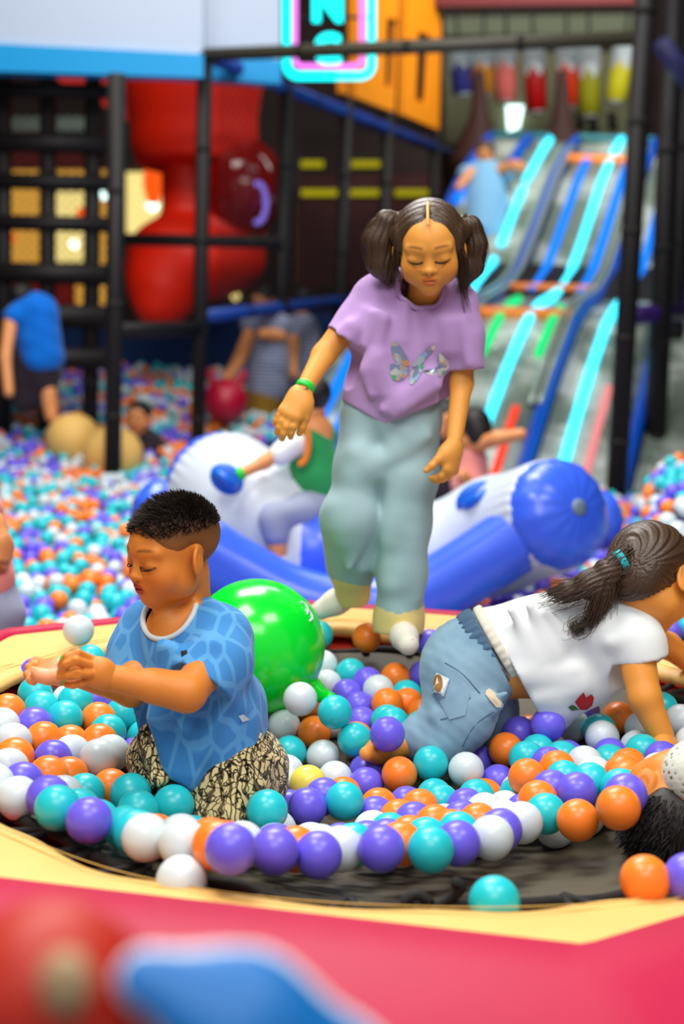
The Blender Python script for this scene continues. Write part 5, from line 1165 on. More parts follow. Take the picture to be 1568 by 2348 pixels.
def tail(pts, rs, seed, ph):
    F = Field(*bbox(pts, .07), .003); F.chain(pts, rs, .02)
    V, Q = F.mesh(); V = smooth(V, Q, 2); n = vnormals(V, Q); ax = np.array(pts[-1]) - np.array(pts[0]); ax /= np.linalg.norm(ax); q = V - np.array(pts[0]); t = q @ ax; q = q - t[:, None] * ax
    an = np.arctan2(q @ np.cross(ax, [0, 1, 0]), q[:, 1]); V = V + n * (.0011 * np.sin(an * 19 + 1.2 * np.sin(t * 25 + ph)) + .0008 * np.sin(an * 37 + t * 12))[:, None]
    o = npmesh('pigtail', V, Q, M['hair'], g)
    gd = []
    for k in range(16):
        a = 2 * PI * k / 16; e = np.array([math.cos(a), .5 * math.sin(a), 0])
        gd.append([pts[0] + e * rs[0] * .4] + [p + e * r for p, r in zip(pts[1:], rs[1:])] + [pts[-1] + (pts[-1] - pts[-2]) * .35 + e * rs[-1] * .6])
    strands('loose_hair', gd, M['hair'], o, 14, .005, .0010, seed)
    return o
tail([J(914, 500, 3.15), J(886, 508, 3.15), J(869, 550, 3.16), J(874, 602, 3.17), J(890, 642, 3.18)], [.012, .021, .031, .030, .011], 3, 0)
tail([J(1060, 505, 3.15), J(1080, 516, 3.15), J(1090, 560, 3.16), J(1082, 612, 3.17), J(1062, 652, 3.18)], [.011, .016, .022, .022, .010], 4, 1)
for x, y in ((914, 498), (1060, 505)):
    mb = MB(); cpt = J(x, y, 3.15); mb.tube([cpt + .013 * np.array([math.cos(a) * .5, math.sin(a) * .6, math.sin(a * 1) * .0 + math.cos(a) * .8]) for a in np.linspace(0, 2 * PI, 16, endpoint=False)], .0055, 7, closed=True)
    mb.build('hair_tie', M['hem'], g)
strands('loose_lock', [[GH.w(-.36, .12, .1), GH.w(-.41, .16, -.15), GH.w(-.37, .10, -.45)]], M['hair'], g, 60, .006, .0010, 9)
strands('loose_lock', [[GH.w(.36, .12, .1), GH.w(.42, .14, -.15), GH.w(.40, .05, -.55)], [GH.w(.34, .02, -.1), GH.w(.38, .02, -.45), GH.w(.45, .05, -.8)]], M['hair'], g, 55, .006, .0010, 10)
# ---------------------------------------------------------------- the kneeling boy in blue
m = M['blueprint'] = cloth('blue_printed_cotton', srgb(74, 146, 208))
v = N(m, 'ShaderNodeTexVoronoi', Scale=21.0); v.feature = 'DISTANCE_TO_EDGE'; c = N(m, 'ShaderNodeTexCoord'); mp = N(m, 'ShaderNodeMapping'); mp.inputs['Scale'].default_value = (1.2, 1, .7)
L(m, c, 'Object', mp, 0); L(m, mp, 0, v, 'Vector')
r = N(m, 'ShaderNodeValToRGB'); r.color_ramp.elements[0].position = .06; r.color_ramp.elements[1].position = .10
r.color_ramp.elements[0].color = (*srgb(92, 164, 220), 1); r.color_ramp.elements[1].color = (*srgb(66, 140, 206), 1)
L(m, v, 'Distance', r, 0); L(m, r, 0, bsdf(m), 'Base Color')
m = M['batik'] = cloth('cream_and_black_print', srgb(226, 206, 150))
v = N(m, 'ShaderNodeTexVoronoi', Scale=52.0); v.feature = 'DISTANCE_TO_EDGE'; c = N(m, 'ShaderNodeTexCoord'); nz = N(m, 'ShaderNodeTexNoise', Scale=22.0)
mx = N(m, 'ShaderNodeMixRGB'); mx.inputs[0].default_value = .12; L(m, c, 'Object', mx, 1); L(m, c, 'Object', nz, 'Vector'); L(m, nz, 'Color', mx, 2); L(m, mx, 0, v, 'Vector')
r = N(m, 'ShaderNodeValToRGB'); r.color_ramp.elements[0].position = .05; r.color_ramp.elements[1].position = .11
r.color_ramp.elements[0].color = (*srgb(40, 30, 16), 1); r.color_ramp.elements[1].color = (*srgb(228, 208, 150), 1); L(m, v, 'Distance', r, 0)
w = N(m, 'ShaderNodeTexWave', Scale=20.0, Distortion=12.0, Detail=2.0); L(m, c, 'Object', w, 'Vector')
r2 = N(m, 'ShaderNodeValToRGB'); r2.color_ramp.elements[0].position = .20; r2.color_ramp.elements[1].position = .30
r2.color_ramp.elements[0].color = (.03, .02, .01, 1); r2.color_ramp.elements[1].color = (1, 1, 1, 1); L(m, w, 0, r2, 0)
mx = N(m, 'ShaderNodeMixRGB'); mx.blend_type = 'MULTIPLY'; mx.inputs[0].default_value = .85; L(m, r, 0, mx, 1); L(m, r2, 0, mx, 2); L(m, mx, 0, bsdf(m), 'Base Color')
M['trim'] = cloth('pale_grey_rib', srgb(214, 226, 226))

b = empty('person', on(470, 1890, -.08), 'boy with short spiky hair and blue T-shirt kneeling among the balls', 'person')
BH = Head(J(397, 1268, 2.405), frame(50, 9, 0), .168)
bn = J(432, 1432, 2.455)
F1 = Field(*bbox([BH.c, bn], .145), .0018); BH.skull(F1, wide=.95)
F1.cone(bn, BH.w(0, -.17, -.26), .041, .034, .02); F1.ell(J(420, 1478, 2.44), (.066, .058, .055), None, .03)
F1.ell(J(392, 1446, 2.408), (.044, .042, .048), None, .03); F1.cone(J(452, 1392, 2.395), J(398, 1462, 2.378), .011, .009, .022)
bsL, beL, bwL = J(512, 1490, 2.37), J(428, 1588, 2.235), J(248, 1552, 2.215)
bsR, beR, bwR = J(322, 1470, 2.47), J(300, 1582, 2.37), J(152, 1540, 2.275)
F2 = Field(*bbox([bsL, beL, bwL, bsR, beR, bwR, J(480, 1740, 2.45)], .11), .0036)
F2.chain([bsL, beL, bwL], [.038, .0295, .0205], .012); F2.cone(beL, beL * .6 + bwL * .4, .029, .0275, .012)
F2.chain([bsR, beR, bwR], [.036, .028, .0195], .012)
F2.chain([J(425, 1500, 2.44), J(470, 1720, 2.45)], [.075, .07], .04)
HL = Field(*bbox([bwL, J(140, 1535, 2.22)], .045), .0016)          # his left hand, pinching the band
Y = 2.21
HL.cone(bwL, J(226, 1545, Y), .0195, .0185, .015); HL.chain([J(236, 1531, Y), J(203, 1516, Y)], [.0155, .0105], .015); HL.chain([J(236, 1558, Y), J(206, 1555, Y)], [.0150, .0105], .015); HL.cone(J(222, 1540, Y), J(206, 1535, Y), .0150, .0105, .015)
for P in (((204, 1511, 2.205), (178, 1498, 2.19), (154, 1506, 2.185), (140, 1525, 2.195)), ((203, 1525, 2.195), (174, 1515, 2.178), (152, 1523, 2.178), (139, 1541, 2.19)),
          ((205, 1545, 2.19), (178, 1545, 2.176), (156, 1549, 2.18), (137, 1553, 2.19)), ((208, 1559, 2.20), (186, 1566, 2.19), (168, 1570, 2.19), (154, 1569, 2.198))):
    finger(HL, [J(*p) for p in P], .0078, .0064, .0025)
finger(HL, [J(*p) for p in ((212, 1543, 2.215), (186, 1532, 2.235), (172, 1534, 2.25), (163, 1533, 2.255))], .0115, .0085, .008)
HR = Field(*bbox([bwR, J(75, 1535, 2.26)], .05), .0016)            # his right hand, palm up
HR.cone(bwR, J(132, 1538, 2.27), .0185, .0180, .015)
HR.chain([J(136, 1530, 2.28), J(100, 1523, 2.285)], [.0145, .0095], .015); HR.chain([J(136, 1549, 2.262), J(100, 1552, 2.255)], [.0150, .0100], .015); HR.cone(J(120, 1539, 2.275), J(100, 1538, 2.272), .0140, .0095, .015)
for P in (((100, 1520, 2.295), (84, 1515, 2.30), (74, 1520, 2.295), (76, 1528, 2.29)), ((97, 1530, 2.285), (78, 1524, 2.285), (66, 1530, 2.28), (70, 1540, 2.275)),
          ((96, 1541, 2.27), (76, 1538, 2.265), (63, 1546, 2.26), (69, 1554, 2.255)), ((97, 1552, 2.255), (80, 1552, 2.25), (69, 1559, 2.245), (77, 1564, 2.245))):
    finger(HR, [J(*p) for p in P], .0076, .0062, .0025)
finger(HR, [J(*p) for p in ((130, 1556, 2.245), (108, 1553, 2.235), (92, 1549, 2.235), (84, 1543, 2.24))], .012, .0085, .009)
def bpaint(V):
    C = BH.paint(V, SK['boy'], brow=srgb(66, 34, 16), lip=srgb(192, 70, 52), blush=.35)
    p = ((V - J(105, 1532, 2.235)) / .035); C = C + (np.array(srgb(244, 170, 130)) - C) * np.exp(-(p ** 2).sum(1))[:, None]
    return C
body('body', [F1, F2, HL, HR], b, bpaint)
def boy_shirt():
    F = Field(np.min([J(250, 1380, 2.4), J(610, 1830, 2.4)], 0) - [.03, .17, .03], np.max([J(250, 1380, 2.4), J(610, 1830, 2.4)], 0) + [.03, .19, .03], .0034)
    ax = np.array([-.62, -.78, 0])              # the way his chest faces
    F.chain([J(345, 1440, 2.475), J(505, 1455, 2.40)], [.043, .046], .03)
    F.chain([J(418, 1490, 2.435), J(445, 1590, 2.425), J(462, 1680, 2.415), J(466, 1790, 2.395)], [.100, .098, .104, .098], .05, ax, .80)
    F.cone(J(545, 1610, 2.46), J(550, 1665, 2.46), .048, .045, .05)
    F.chain([J(510, 1470, 2.385), J(502, 1525, 2.345), J(462, 1575, 2.29)], [.052, .054, .052], .025)
    F.chain([J(335, 1450, 2.475), J(312, 1500, 2.45), J(296, 1590, 2.40)], [.048, .047, .046], .025)
    for a, p, r, y in (((372, 1480), (362, 1640), .010, 2.31), ((400, 1490), (405, 1600), .008, 2.31), ((352, 1560), (385, 1760), .011, 2.32), ((425, 1620), (430, 1770), .010, 2.305),
                       ((520, 1600), (470, 1720), .011, 2.31), ((550, 1620), (500, 1740), .011, 2.33), ((560, 1650), (545, 1700), .010, 2.36), ((440, 1500), (470, 1470), .009, 2.325),
                       ((430, 1520), (480, 1480), .008, 2.30), ((548, 1560), (556, 1640), .010, 2.39), ((360, 1650), (400, 1770), .009, 2.315), ((480, 1650), (440, 1790), .010, 2.31)):
        F.cone(J(*a, y), J(*p, y), r, r * .6, .03)
    F.cutin(J(455, 1800, 2.38), np.array([-.55, 0, -.84]), J(375, 1840, 2.4), .115)
    F.cutin(J(470, 1806, 2.38), np.array([.66, 0, -.75]), J(560, 1830, 2.4), .125)
    F.cutin(J(470, 1562, 2.29), np.array([-.52, -.42, -.72]), J(428, 1620, 2.245), .075)
    F.cutin(J(282, 1556, 2.41), np.array([-.35, -.25, -.9]), J(270, 1612, 2.37), .072)
    return F, neck_open(F, J(412, 1432, 2.415), (-.46, -.58, .67), .051, .008)
bs_, ring = boy_shirt(); bake(bs_, 'blue_t_shirt', M['blueprint'], b, it=2); rim(ring, .0050, 'neckband', M['trim'], b)
bpy.context.view_layer.update(); shirt = [o for o in b.children if o.name.startswith('blue_t')][0]
tag(decal('printed_logo', [(414, 1493), (428, 1490), (430, 1497), (416, 1506)], 2.3, M['hem'], b, shirt, .0015, 3))
decal('care_label', [(547, 1642), (557, 1638), (572, 1650), (556, 1656)], 2.4, M['bandplate'], b, shirt, .004, 3)
def boy_shorts():
    F = Field(np.min([J(300, 1640, 2.4), J(640, 1890, 2.4)], 0) - [.02, .2, .04], np.max([J(300, 1640, 2.4), J(640, 1890, 2.4)], 0) + [.03, .2, .02], .0045)
    F.ell(J(478, 1720, 2.47), (.095, .09, .07), None, .03)
    F.chain([J(540, 1745, 2.45), J(525, 1800, 2.36), J(512, 1868, 2.30)], [.072, .068, .048], .03)       # left thigh and knee
    F.chain([J(512, 1860, 2.33), J(575, 1790, 2.44), J(590, 1750, 2.50)], [.045, .060, .055], .03)
    F.chain([J(420, 1740, 2.48), J(372, 1745, 2.43), J(352, 1790, 2.38)], [.07, .058, .042], .03)        # right thigh
    for a, p in (((590, 1690), (520, 1780)), ((610, 1740), (520, 1830)), ((600, 1790), (500, 1850)), ((560, 1700), (490, 1790)), ((330, 1690), (360, 1790)), ((345, 1680), (375, 1780))):
        F.cone(J(*a, 2.37), J(*p, 2.31), .012, .008, .03)
    return F
bake(boy_shorts(), 'patterned_shorts', M['batik'], b, it=2, disp=lambda V: .003 * wav(V, (.5, .3, .8), 95) * wav(V, (.8, -.2, -.5), 60, 1))
bd = J(150, 1538, 2.26); band('wristband', bd, bwR - J(118, 1538, 2.275), .0235, .017, b); band('band_print', bd + .009 * (J(128, 1538, 2.27) - bd) / np.linalg.norm(J(128, 1538, 2.27) - bd), bwR - J(118, 1538, 2.275), .0237, .006, b, M['bandplate'])
# cropped hair: a thin cap that fades at the sides, and hundreds of short spikes
F = Field(*bbox([BH.c], .155), .0024); H_ = BH.H
F.ell(BH.w(0, -.07, .17), (.392 * H_, .470 * H_, .370 * H_), BH.fr, .02); F.ell(BH.w(0, .165, .15), (.318 * H_, .292 * H_, .288 * H_), BH.fr, .06 * H_)
F.ell(BH.w(0, .56, -.07), (.42 * H_, .36 * H_, .40 * H_), BH.fr, .02, 'sub'); F.ell(BH.w(0, .33, -.33), (.6 * H_, .36 * H_, .42 * H_), BH.fr, .03, 'sub')
for q in (-1, 1): F.ell(BH.w(q * .42, -.02, -.05), (.12 * H_, .14 * H_, .17 * H_), BH.fr, .02, 'sub')
F.cut(BH.w(0, 0, -.26), -BH.fr[2] - .25 * BH.fr[1])
M['buzz'] = use_col(bump(mat('buzzed_hair', (.02, .012, .008), .6, .3), 420, .5, .0015))
def buzz(V):
    p = BH.loc(V); t = np.clip((p[:, 2] - .10 - .10 * np.clip(p[:, 1], -.2, .5)) / .32, 0, 1)[:, None]; return np.array(srgb(146, 92, 42)) * (1 - t) + np.array([.016, .010, .007]) * t
bake(F, 'hair', M['buzz'], b, col=buzz, it=2); hob = [o for o in b.children if o.name.startswith('hair')][0]
rg = np.random.default_rng(5); mb = MB(); hv = np.array([v.co for v in hob.data.vertices]); hp = BH.loc(hv)
ok = np.where((hp[:, 2] > .26) & ((hp[:, 1] < .42) | (hp[:, 2] > .25)))[0]
c0 = BH.w(0, -.07, .05)
for i in rg.choice(ok, 3600):
    p = hv[i]; q = BH.loc(p[None])[0]; nrm = (p - c0) / np.linalg.norm(p - c0)
    ln = (.007 + .013 * np.clip((q[2] - .25) / .3, 0, 1)) * rg.uniform(.6, 1.15); lean = BH.fr[1] * (.75 if q[2] > .3 else .3) + rg.normal(0, .10, 3)
    d1 = nrm + lean * .55; d1 /= np.linalg.norm(d1); mb.tube([p - nrm * .002, p + d1 * ln * .55, p + d1 * ln + BH.fr[1] * ln * .15], [.0009, .0008, .0002], 3, False)
mb.build('spiky_tufts', mat('dark_brown_tufts', (.020, .012, .008), .45, .4), hob)
for q in (-1, 1):                                # lowered lashes
    P = [BH.w(q * x, y, z) for x, y, z in ((.075, .448, -.030), (.12, .462, -.050), (.17, .448, -.052), (.22, .405, -.040), (.25, .37, -.02))]
    mb = MB(); mb.tube(catmull(P, 4), [.0011] * 17, 5)
    mb.build('eyelashes', M['lash'], b)
for q in (-1, 1):
    P = [GH.w(q * x, y, z) for x, y, z in ((.075, .448, -.030), (.12, .462, -.050), (.17, .448, -.052), (.22, .405, -.040), (.25, .37, -.02))]
    mb = MB(); mb.tube(catmull(P, 4), [.0012] * 17, 5); mb.build('eyelashes', M['lash'], g)
# ---------------------------------------------------------------- the crawling girl in white
M['whitecloth'] = cloth('white_cotton', srgb(232, 238, 238))
M['denim'] = cloth('washed_blue_denim', srgb(140, 174, 194), 1100, .85, srgb(112, 148, 172), 9)
M['denimdark'] = cloth('dark_denim_waistband', srgb(74, 104, 132), 1100)
M['lace'] = cloth('cream_underhem', srgb(226, 222, 204), 600)
M['berry'] = mat('red_print', srgb(206, 22, 24), .5, .3); M['leafgreen'] = mat('green_print', srgb(70, 110, 60), .6, .3)
M['tealtie'] = mat('teal_hair_tie', srgb(50, 190, 200), .5, .4)
c_ = empty('person', on(1120, 1720, -.09), 'girl with a dark ponytail, white T-shirt and jeans crawling on all fours', 'person')
CHd = Head(J(1494, 1326, 2.86), frame(-128, 38, 14), .196)
csN, ceN, cwN = J(1452, 1470, 2.80), J(1478, 1600, 2.74), J(1518, 1690, 2.72)
csF, ceF, cwF = J(1462, 1450, 2.98), J(1530, 1480, 3.08), J(1640, 1560, 3.15)
F1 = Field(*bbox([CHd.c], .15), .0024); CHd.skull(F1); F1.cone(CHd.w(0, -.12, -.25), J(1432, 1430, 2.88), .038, .042, .03)
F2 = Field(*bbox([csN, ceN, cwN, csF, ceF, cwF, J(1060, 1540, 2.88), J(850, 1730, 2.7)], .12), .0042)
F2.chain([csN, ceN, cwN], [.040, .032, .0245], .012); F2.chain([csF, ceF, cwF], [.036, .029, .022], .012)
F2.chain([J(1420, 1445, 2.89), J(1250, 1510, 2.88), J(1080, 1530, 2.88)], [.075, .072, .078], .04)
F2.cone(J(985, 1690, 2.80), J(890, 1716, 2.78), .032, .024, .02); F2.chain([J(890, 1716, 2.78), J(866, 1722, 2.76), J(840, 1728, 2.72)], [.025, .022, .015], .02)
F3 = Field(*bbox([cwN], .12), .0024); hand(F3, cwN, np.array([.35, -.5, -.55]), np.array([-.2, -.3, -.95]), 1, .115, [.12] * 4, spread=.3)
F4 = Field(*bbox([cwF], .12), .003); hand(F4, cwF, np.array([.8, .1, -.35]), np.array([.1, 0, -1]), 1, .11, [.15] * 4, spread=.3)
body('body', [F1, F2, F3, F4], c_, lambda V: CHd.paint(V, SK['girl'] * np.array([.98, .9, .82])))
def crawl_shirt():
    F = Field(np.min([J(1060, 1340, 2.9), J(1530, 1680, 2.8)], 0) - [.03, .19, .03], np.max([J(1060, 1340, 2.9), J(1530, 1680, 2.8)], 0) + [.02, .19, .05], .0038)
    F.chain([J(1130, 1490, 2.89), J(1240, 1470, 2.89), J(1350, 1440, 2.89), J(1425, 1430, 2.89)], [.090, .088, .090, .080], .04)
    F.chain([J(1215, 1520, 2.86), J(1258, 1595, 2.85), J(1264, 1650, 2.85)], [.078, .052, .026], .05)             # the front hangs away from the belly
    F.chain([J(1270, 1590, 2.85), J(1350, 1540, 2.86), J(1420, 1490, 2.87)], [.050, .058, .06], .05)
    F.chain([J(1440, 1440, 2.83), J(1462, 1480, 2.80), J(1478, 1530, 2.78)], [.060, .052, .047], .03)
    F.chain([J(1440, 1430, 2.95), J(1490, 1455, 3.02)], [.058, .045], .03)
    for a, p, r, y in (((1180, 1545), (1320, 1535), .010, 2.79), ((1190, 1560), (1330, 1560), .009, 2.79), ((1370, 1430), (1430, 1520), .011, 2.79), ((1350, 1450), (1400, 1540), .009, 2.79), ((1170, 1400), (1230, 1500), .007, 2.80),
                       ((1215, 1390), (1270, 1500), .008, 2.80), ((1255, 1400), (1300, 1460), .007, 2.80), ((1400, 1470), (1440, 1455), .009, 2.77), ((1230, 1600), (1330, 1580), .009, 2.79)):
        F.cone(J(*a, y), J(*p, y), r, r * .5, .03)
    F.cutin(J(1086, 1400, 2.88), np.array([-.93, 0, -.36]), J(1050, 1500, 2.88), .2)
    F.cutin(J(1168, 1510, 2.85), np.array([-.86, 0, -.50]), J(1130, 1630, 2.85), .15)
    F.cutin(J(1470, 1512, 2.78), np.array([.22, -.06, -.97]), J(1482, 1570, 2.76), .075)
    F.cutin(J(1490, 1455, 3.02), np.array([.9, .35, -.3]), J(1530, 1470, 3.06), .07)
    return F, neck_open(F, J(1440, 1415, 2.88), (.75, .15, .62), .050, .008)
F, ring = crawl_shirt(); bake(F, 'white_t_shirt', M['whitecloth'], c_, it=2); rim(ring, .005, 'neckband', M['whitecloth'], c_)
def jeans():
    F = Field(np.min([J(930, 1380, 2.9), J(1200, 1760, 2.8)], 0) - [.03, .19, .03], np.max([J(930, 1380, 2.9), J(1200, 1760, 2.8)], 0) + [.03, .2, .03], .004)
    F.ell(J(1080, 1520, 2.88), (.095, .095, .095), None, .03); F.ell(J(1055, 1555, 2.83), .075, None, .04)
    F.chain([J(1130, 1490, 2.89), J(1070, 1530, 2.88)], [.085, .09], .03)
    F.chain([J(1075, 1560, 2.84), J(1050, 1640, 2.80), J(1010, 1700, 2.79)], [.082, .070, .056], .03); F.cone(J(1010, 1700, 2.79), J(960, 1690, 2.80), .052, .044, .03)
    F.chain([J(1100, 1560, 2.94), J(1110, 1640, 2.93), J(1090, 1700, 2.92)], [.08, .068, .055], .03)
    for a, p, r in (((1000, 1580), (1090, 1640), .008), ((1080, 1620), (1160, 1590), .009), ((1060, 1660), (1150, 1620), .008), ((1000, 1640), (1050, 1690), .007)): F.cone(J(*a, 2.75), J(*p, 2.75), r, r * .5, .025)
    F.cutin(J(1120, 1470, 2.88), np.array([.87, 0, .48]), J(1190, 1480, 2.88), .2)
    return F
bake(jeans(), 'jeans', M['denim'], c_, it=2, disp=lambda V: .0006 * wav(V, (.8, .2, .6), 260) * wav(V, (-.4, .3, .8), 90))
bpy.context.view_layer.update(); jn = [o for o in c_.children if o.name.startswith('jeans')][0]
# ruffled waistband and the cream hem of an undershirt
def waist(name, r, w, mtl, off, ruf):
    ax = J(1150, 1478, 2.88) - J(1062, 1528, 2.88); ax /= np.linalg.norm(ax); cc = J(1118, 1494, 2.88) + ax * off; a = np.array([0, 1.0, 0]); b_ = np.cross(ax, a); mb = MB(); n = 150; V = []; F = []
    for k in range(n):
        t = 2 * PI * k / n; rr = r + ruf * math.sin(t * 34) + ruf * .5 * math.sin(t * 21)
        for h, q in ((-w, .0), (-w * .6, .004), (w * .6, .004), (w, 0), (w, -.006), (-w, -.006)): V.append(cc + ax * h + (rr + q) * (math.cos(t) * a + math.sin(t) * b_))
    for k in range(n):
        for j in range(6): F.append((k * 6 + j, k * 6 + (j + 1) % 6, ((k + 1) % n) * 6 + (j + 1) % 6, ((k + 1) % n) * 6 + j))
    mb.add(V, F); return mb.build(name, mtl, c_)
waist('waistband', .0915, .017, M['denimdark'], -.004, .0025); waist('undershirt_hem', .088, .010, M['lace'], .026, .001)
decal('back_pocket', [(1005, 1545), (1040, 1560), (1078, 1590), (1066, 1640), (1030, 1650), (1008, 1610)], 2.75, M['denim'], c_, jn, .0035, 6)
pa = decal('pocket_patch', [(1000, 1542), (1030, 1556), (1018, 1598), (990, 1590)], 2.75, M['bandplate'], c_, jn, .006, 4)
decal('brown_patch_motif', [(1004 + 11 * math.cos(a), 1566 + 20 * math.sin(a)) for a in np.linspace(0, 6.28, 14)[:-1]], 2.75, mat('brown_print', srgb(150, 104, 50), .7, .2), pa, jn, .008, 3)
decal('leather_label', [(1114, 1583), (1122, 1578), (1134, 1588), (1150, 1612), (1148, 1622), (1138, 1622), (1124, 1606), (1113, 1592)], 2.75, mat('cream_leather', srgb(226, 206, 176), .6, .3), c_, jn, .004, 4)
for P in (((1010, 1650), (1040, 1640), (1078, 1600)), ((1060, 1712), (1090, 1660), (1150, 1620), (1172, 1590)), ((1020, 1520), (1060, 1545), (1100, 1590))):
    band_px(jn, P, .0012, 'seam', M['denimdark'], jn, 2.75)
ws = [o for o in c_.children if o.name.startswith('white_t')][0]
be = decal('strawberry_print', [(1318, 1610), (1330, 1596), (1338, 1588), (1344, 1600), (1356, 1592), (1362, 1600), (1358, 1618), (1346, 1628), (1330, 1628)], 2.80, M['berry'], c_, ws, .003, 4)
decal('leaf_print', [(1302, 1622), (1312, 1616), (1320, 1620), (1328, 1628), (1312, 1630)], 2.80, M['leafgreen'], c_, ws, .003, 3)
# hair drawn back into a curly ponytail
h = CHd; H_ = h.H; F = Field(*bbox([h.c], .17), .0028)
F.ell(h.w(0, -.07, .165), (.425 * H_, .485 * H_, .40 * H_), h.fr, .02); F.ell(h.w(0, .60, -.10), (.40 * H_, .40 * H_, .40 * H_), h.fr, .03, 'sub'); F.ell(h.w(0, -.30, -.14), (.31 * H_, .20 * H_, .30 * H_), h.fr, .05); F.cut(h.w(0, -.1, -.58), -h.fr[2] - .3 * h.fr[1])
for q in (-1, 1): F.ell(h.w(q * .46, .0, -.06), (.11 * H_, .13 * H_, .17 * H_), h.fr, .02, 'sub')
V, Q = F.mesh(); V = smooth(V, Q, 2); tie = J(1424, 1285, 2.80); dd = V - tie; ds = np.linalg.norm(dd, axis=1); e1 = np.array([0, 1, 0]); an = np.arctan2(dd[:, 2], dd[:, 0] + dd[:, 1])
V = V + vnormals(V, Q) * (.0012 * np.sin(an * 40 + 1.2 * np.sin(ds * 14)) + .0006 * np.sin(an * 83 + 2 * np.sin(ds * 20)))[:, None]
ch = npmesh('hair', V, Q, M['hair'], c_)
mb = MB(); ta = np.array([.85, .1, .5]); mb.lathe([(.012, -.008), (.0215, -.007), (.0215, .007), (.012, .008)], tie, 20, ta); mb.build('hair_tie', M['tealtie'], c_)
base = [tie + np.array([.02, .01, .01]), tie, J(1395, 1310, 2.79)]
pony = empty_guides = []
for pts in (((1330, 1340, 2.79), (1270, 1358, 2.80), (1235, 1375, 2.82)), ((1345, 1350, 2.78), (1290, 1372, 2.79), (1255, 1362, 2.82)), ((1360, 1330, 2.79), (1310, 1350, 2.80), (1262, 1350, 2.82)),
            ((1375, 1370, 2.775), (1362, 1410, 2.775), (1345, 1440, 2.785), (1318, 1448, 2.785), (1322, 1428, 2.78), (1345, 1420, 2.78)), ((1380, 1350, 2.775), (1372, 1400, 2.77), (1352, 1425, 2.78), (1330, 1430, 2.78)),
            ((1390, 1350, 2.78), (1380, 1390, 2.775), (1360, 1405, 2.78), (1340, 1415, 2.785)), ((1400, 1345, 2.79), (1392, 1385, 2.785), (1375, 1405, 2.785)), ((1350, 1342, 2.78), (1300, 1368, 2.79), (1245, 1385, 2.81))):
    pony.append(base + [J(*p) for p in pts])
F = Field(*bbox([p for g_ in pony for p in g_], .04), .003)
F.chain([tie, J(1395, 1310, 2.795), J(1350, 1340, 2.795), J(1300, 1358, 2.80), J(1260, 1360, 2.82)], [.013, .024, .026, .018, .006], .015); F.chain([J(1395, 1315, 2.79), J(1380, 1360, 2.785), J(1368, 1400, 2.785), J(1352, 1425, 2.785)], [.020, .018, .011, .005], .015)
V, Q = F.mesh(); V = smooth(V, Q, 2); V = V + vnormals(V, Q) * (.0015 * np.sin((V[:, 2] - .55 * V[:, 0]) * 520 + 2 * np.sin(V[:, 0] * 60) + V[:, 1] * 300))[:, None]
po = npmesh('ponytail', V, Q, M['hair'], c_); strands('ponytail_strands', pony, M['hair'], po, 95, .0085, .0012, 21, .009)
strands('loose_locks', [[h.w(.38, .15, .12), h.w(.42, .3, -.1), h.w(.40, .42, -.45), h.w(.36, .5, -.7)]], M['hair'], c_, 40, .01, .0009, 23, .008)

# ---------------------------------------------------------------- the child lying on the mat at the right edge
m = M['knit'] = mat('cream_cable_knit', srgb(214, 220, 204), .9, .2)
w = N(m, 'ShaderNodeTexVoronoi', Scale=85.0, Randomness=.45); c = N(m, 'ShaderNodeTexCoord'); mp = N(m, 'ShaderNodeMapping'); mp.inputs['Rotation'].default_value = (.2, .6, .5); mp.inputs['Scale'].default_value = (.42, 1.2, 1.2); L(m, c, 'Object', mp, 0); L(m, mp, 0, w, 'Vector')
r = N(m, 'ShaderNodeValToRGB'); r.color_ramp.elements[0].position = .20; r.color_ramp.elements[1].position = .36; r.color_ramp.elements[0].color = (*srgb(120, 96, 66), 1); r.color_ramp.elements[1].color = (*srgb(216, 222, 206), 1)
L(m, w, 0, r, 0); L(m, r, 0, bsdf(m), 'Base Color'); bb = N(m, 'ShaderNodeBump', Strength=.3, Distance=.003); L(m, w, 0, bb, 'Height'); L(m, bb, 'Normal', bsdf(m), 'Normal')
l_ = empty('person', on(1560, 1950, -.02), 'black-haired child in a cream knitted top lying on the mat at right', 'person')
# head lies with its crown to the left and the face turned up and away
u = np.array([-.45, -.35, -.80]); u /= np.linalg.norm(u); s_ = np.array([.60, .20, -.75]); s_ -= u * (s_ @ u); s_ /= np.linalg.norm(s_); f = np.cross(s_, u)
LH = Head(J(1534, 1850, 2.27), np.array([s_, f, u]), .175)
F1 = Field(*bbox([LH.c], .14), .0026); LH.skull(F1); nk = J(1590, 1780, 2.30); F1.cone(LH.w(0, -.05, -.2), nk, .046, .05, .04)
body('body', [F1], l_, lambda V: LH.paint(V, SK['boy']))
F = Field(*bbox([nk, J(1760, 1800, 2.5)], .17), .005); F.chain([J(1602, 1778, 2.25), J(1690, 1800, 2.30), J(1800, 1840, 2.40)], [.061, .085, .10], .04)
bake(F, 'knitted_top', M['knit'], l_, it=2)
F = Field(*bbox([LH.c], .15), .003); H_ = LH.H
F.ell(LH.w(0, -.09, .17), (.42 * H_, .475 * H_, .40 * H_), LH.fr, .02); F.ell(LH.w(0, .5, -.12), (.42 * H_, .38 * H_, .42 * H_), LH.fr, .02, 'sub'); F.cut(LH.w(0, 0, -.16), -LH.fr[2] - .3 * LH.fr[1])
for q in (-1, 1): F.ell(LH.w(q * .44, .02, -.08), (.13 * H_, .15 * H_, .18 * H_), LH.fr, .02, 'sub')
bake(F, 'hair', M['hairblack'], l_, it=2); hob = [o for o in l_.children if o.name.startswith('hair')][0]
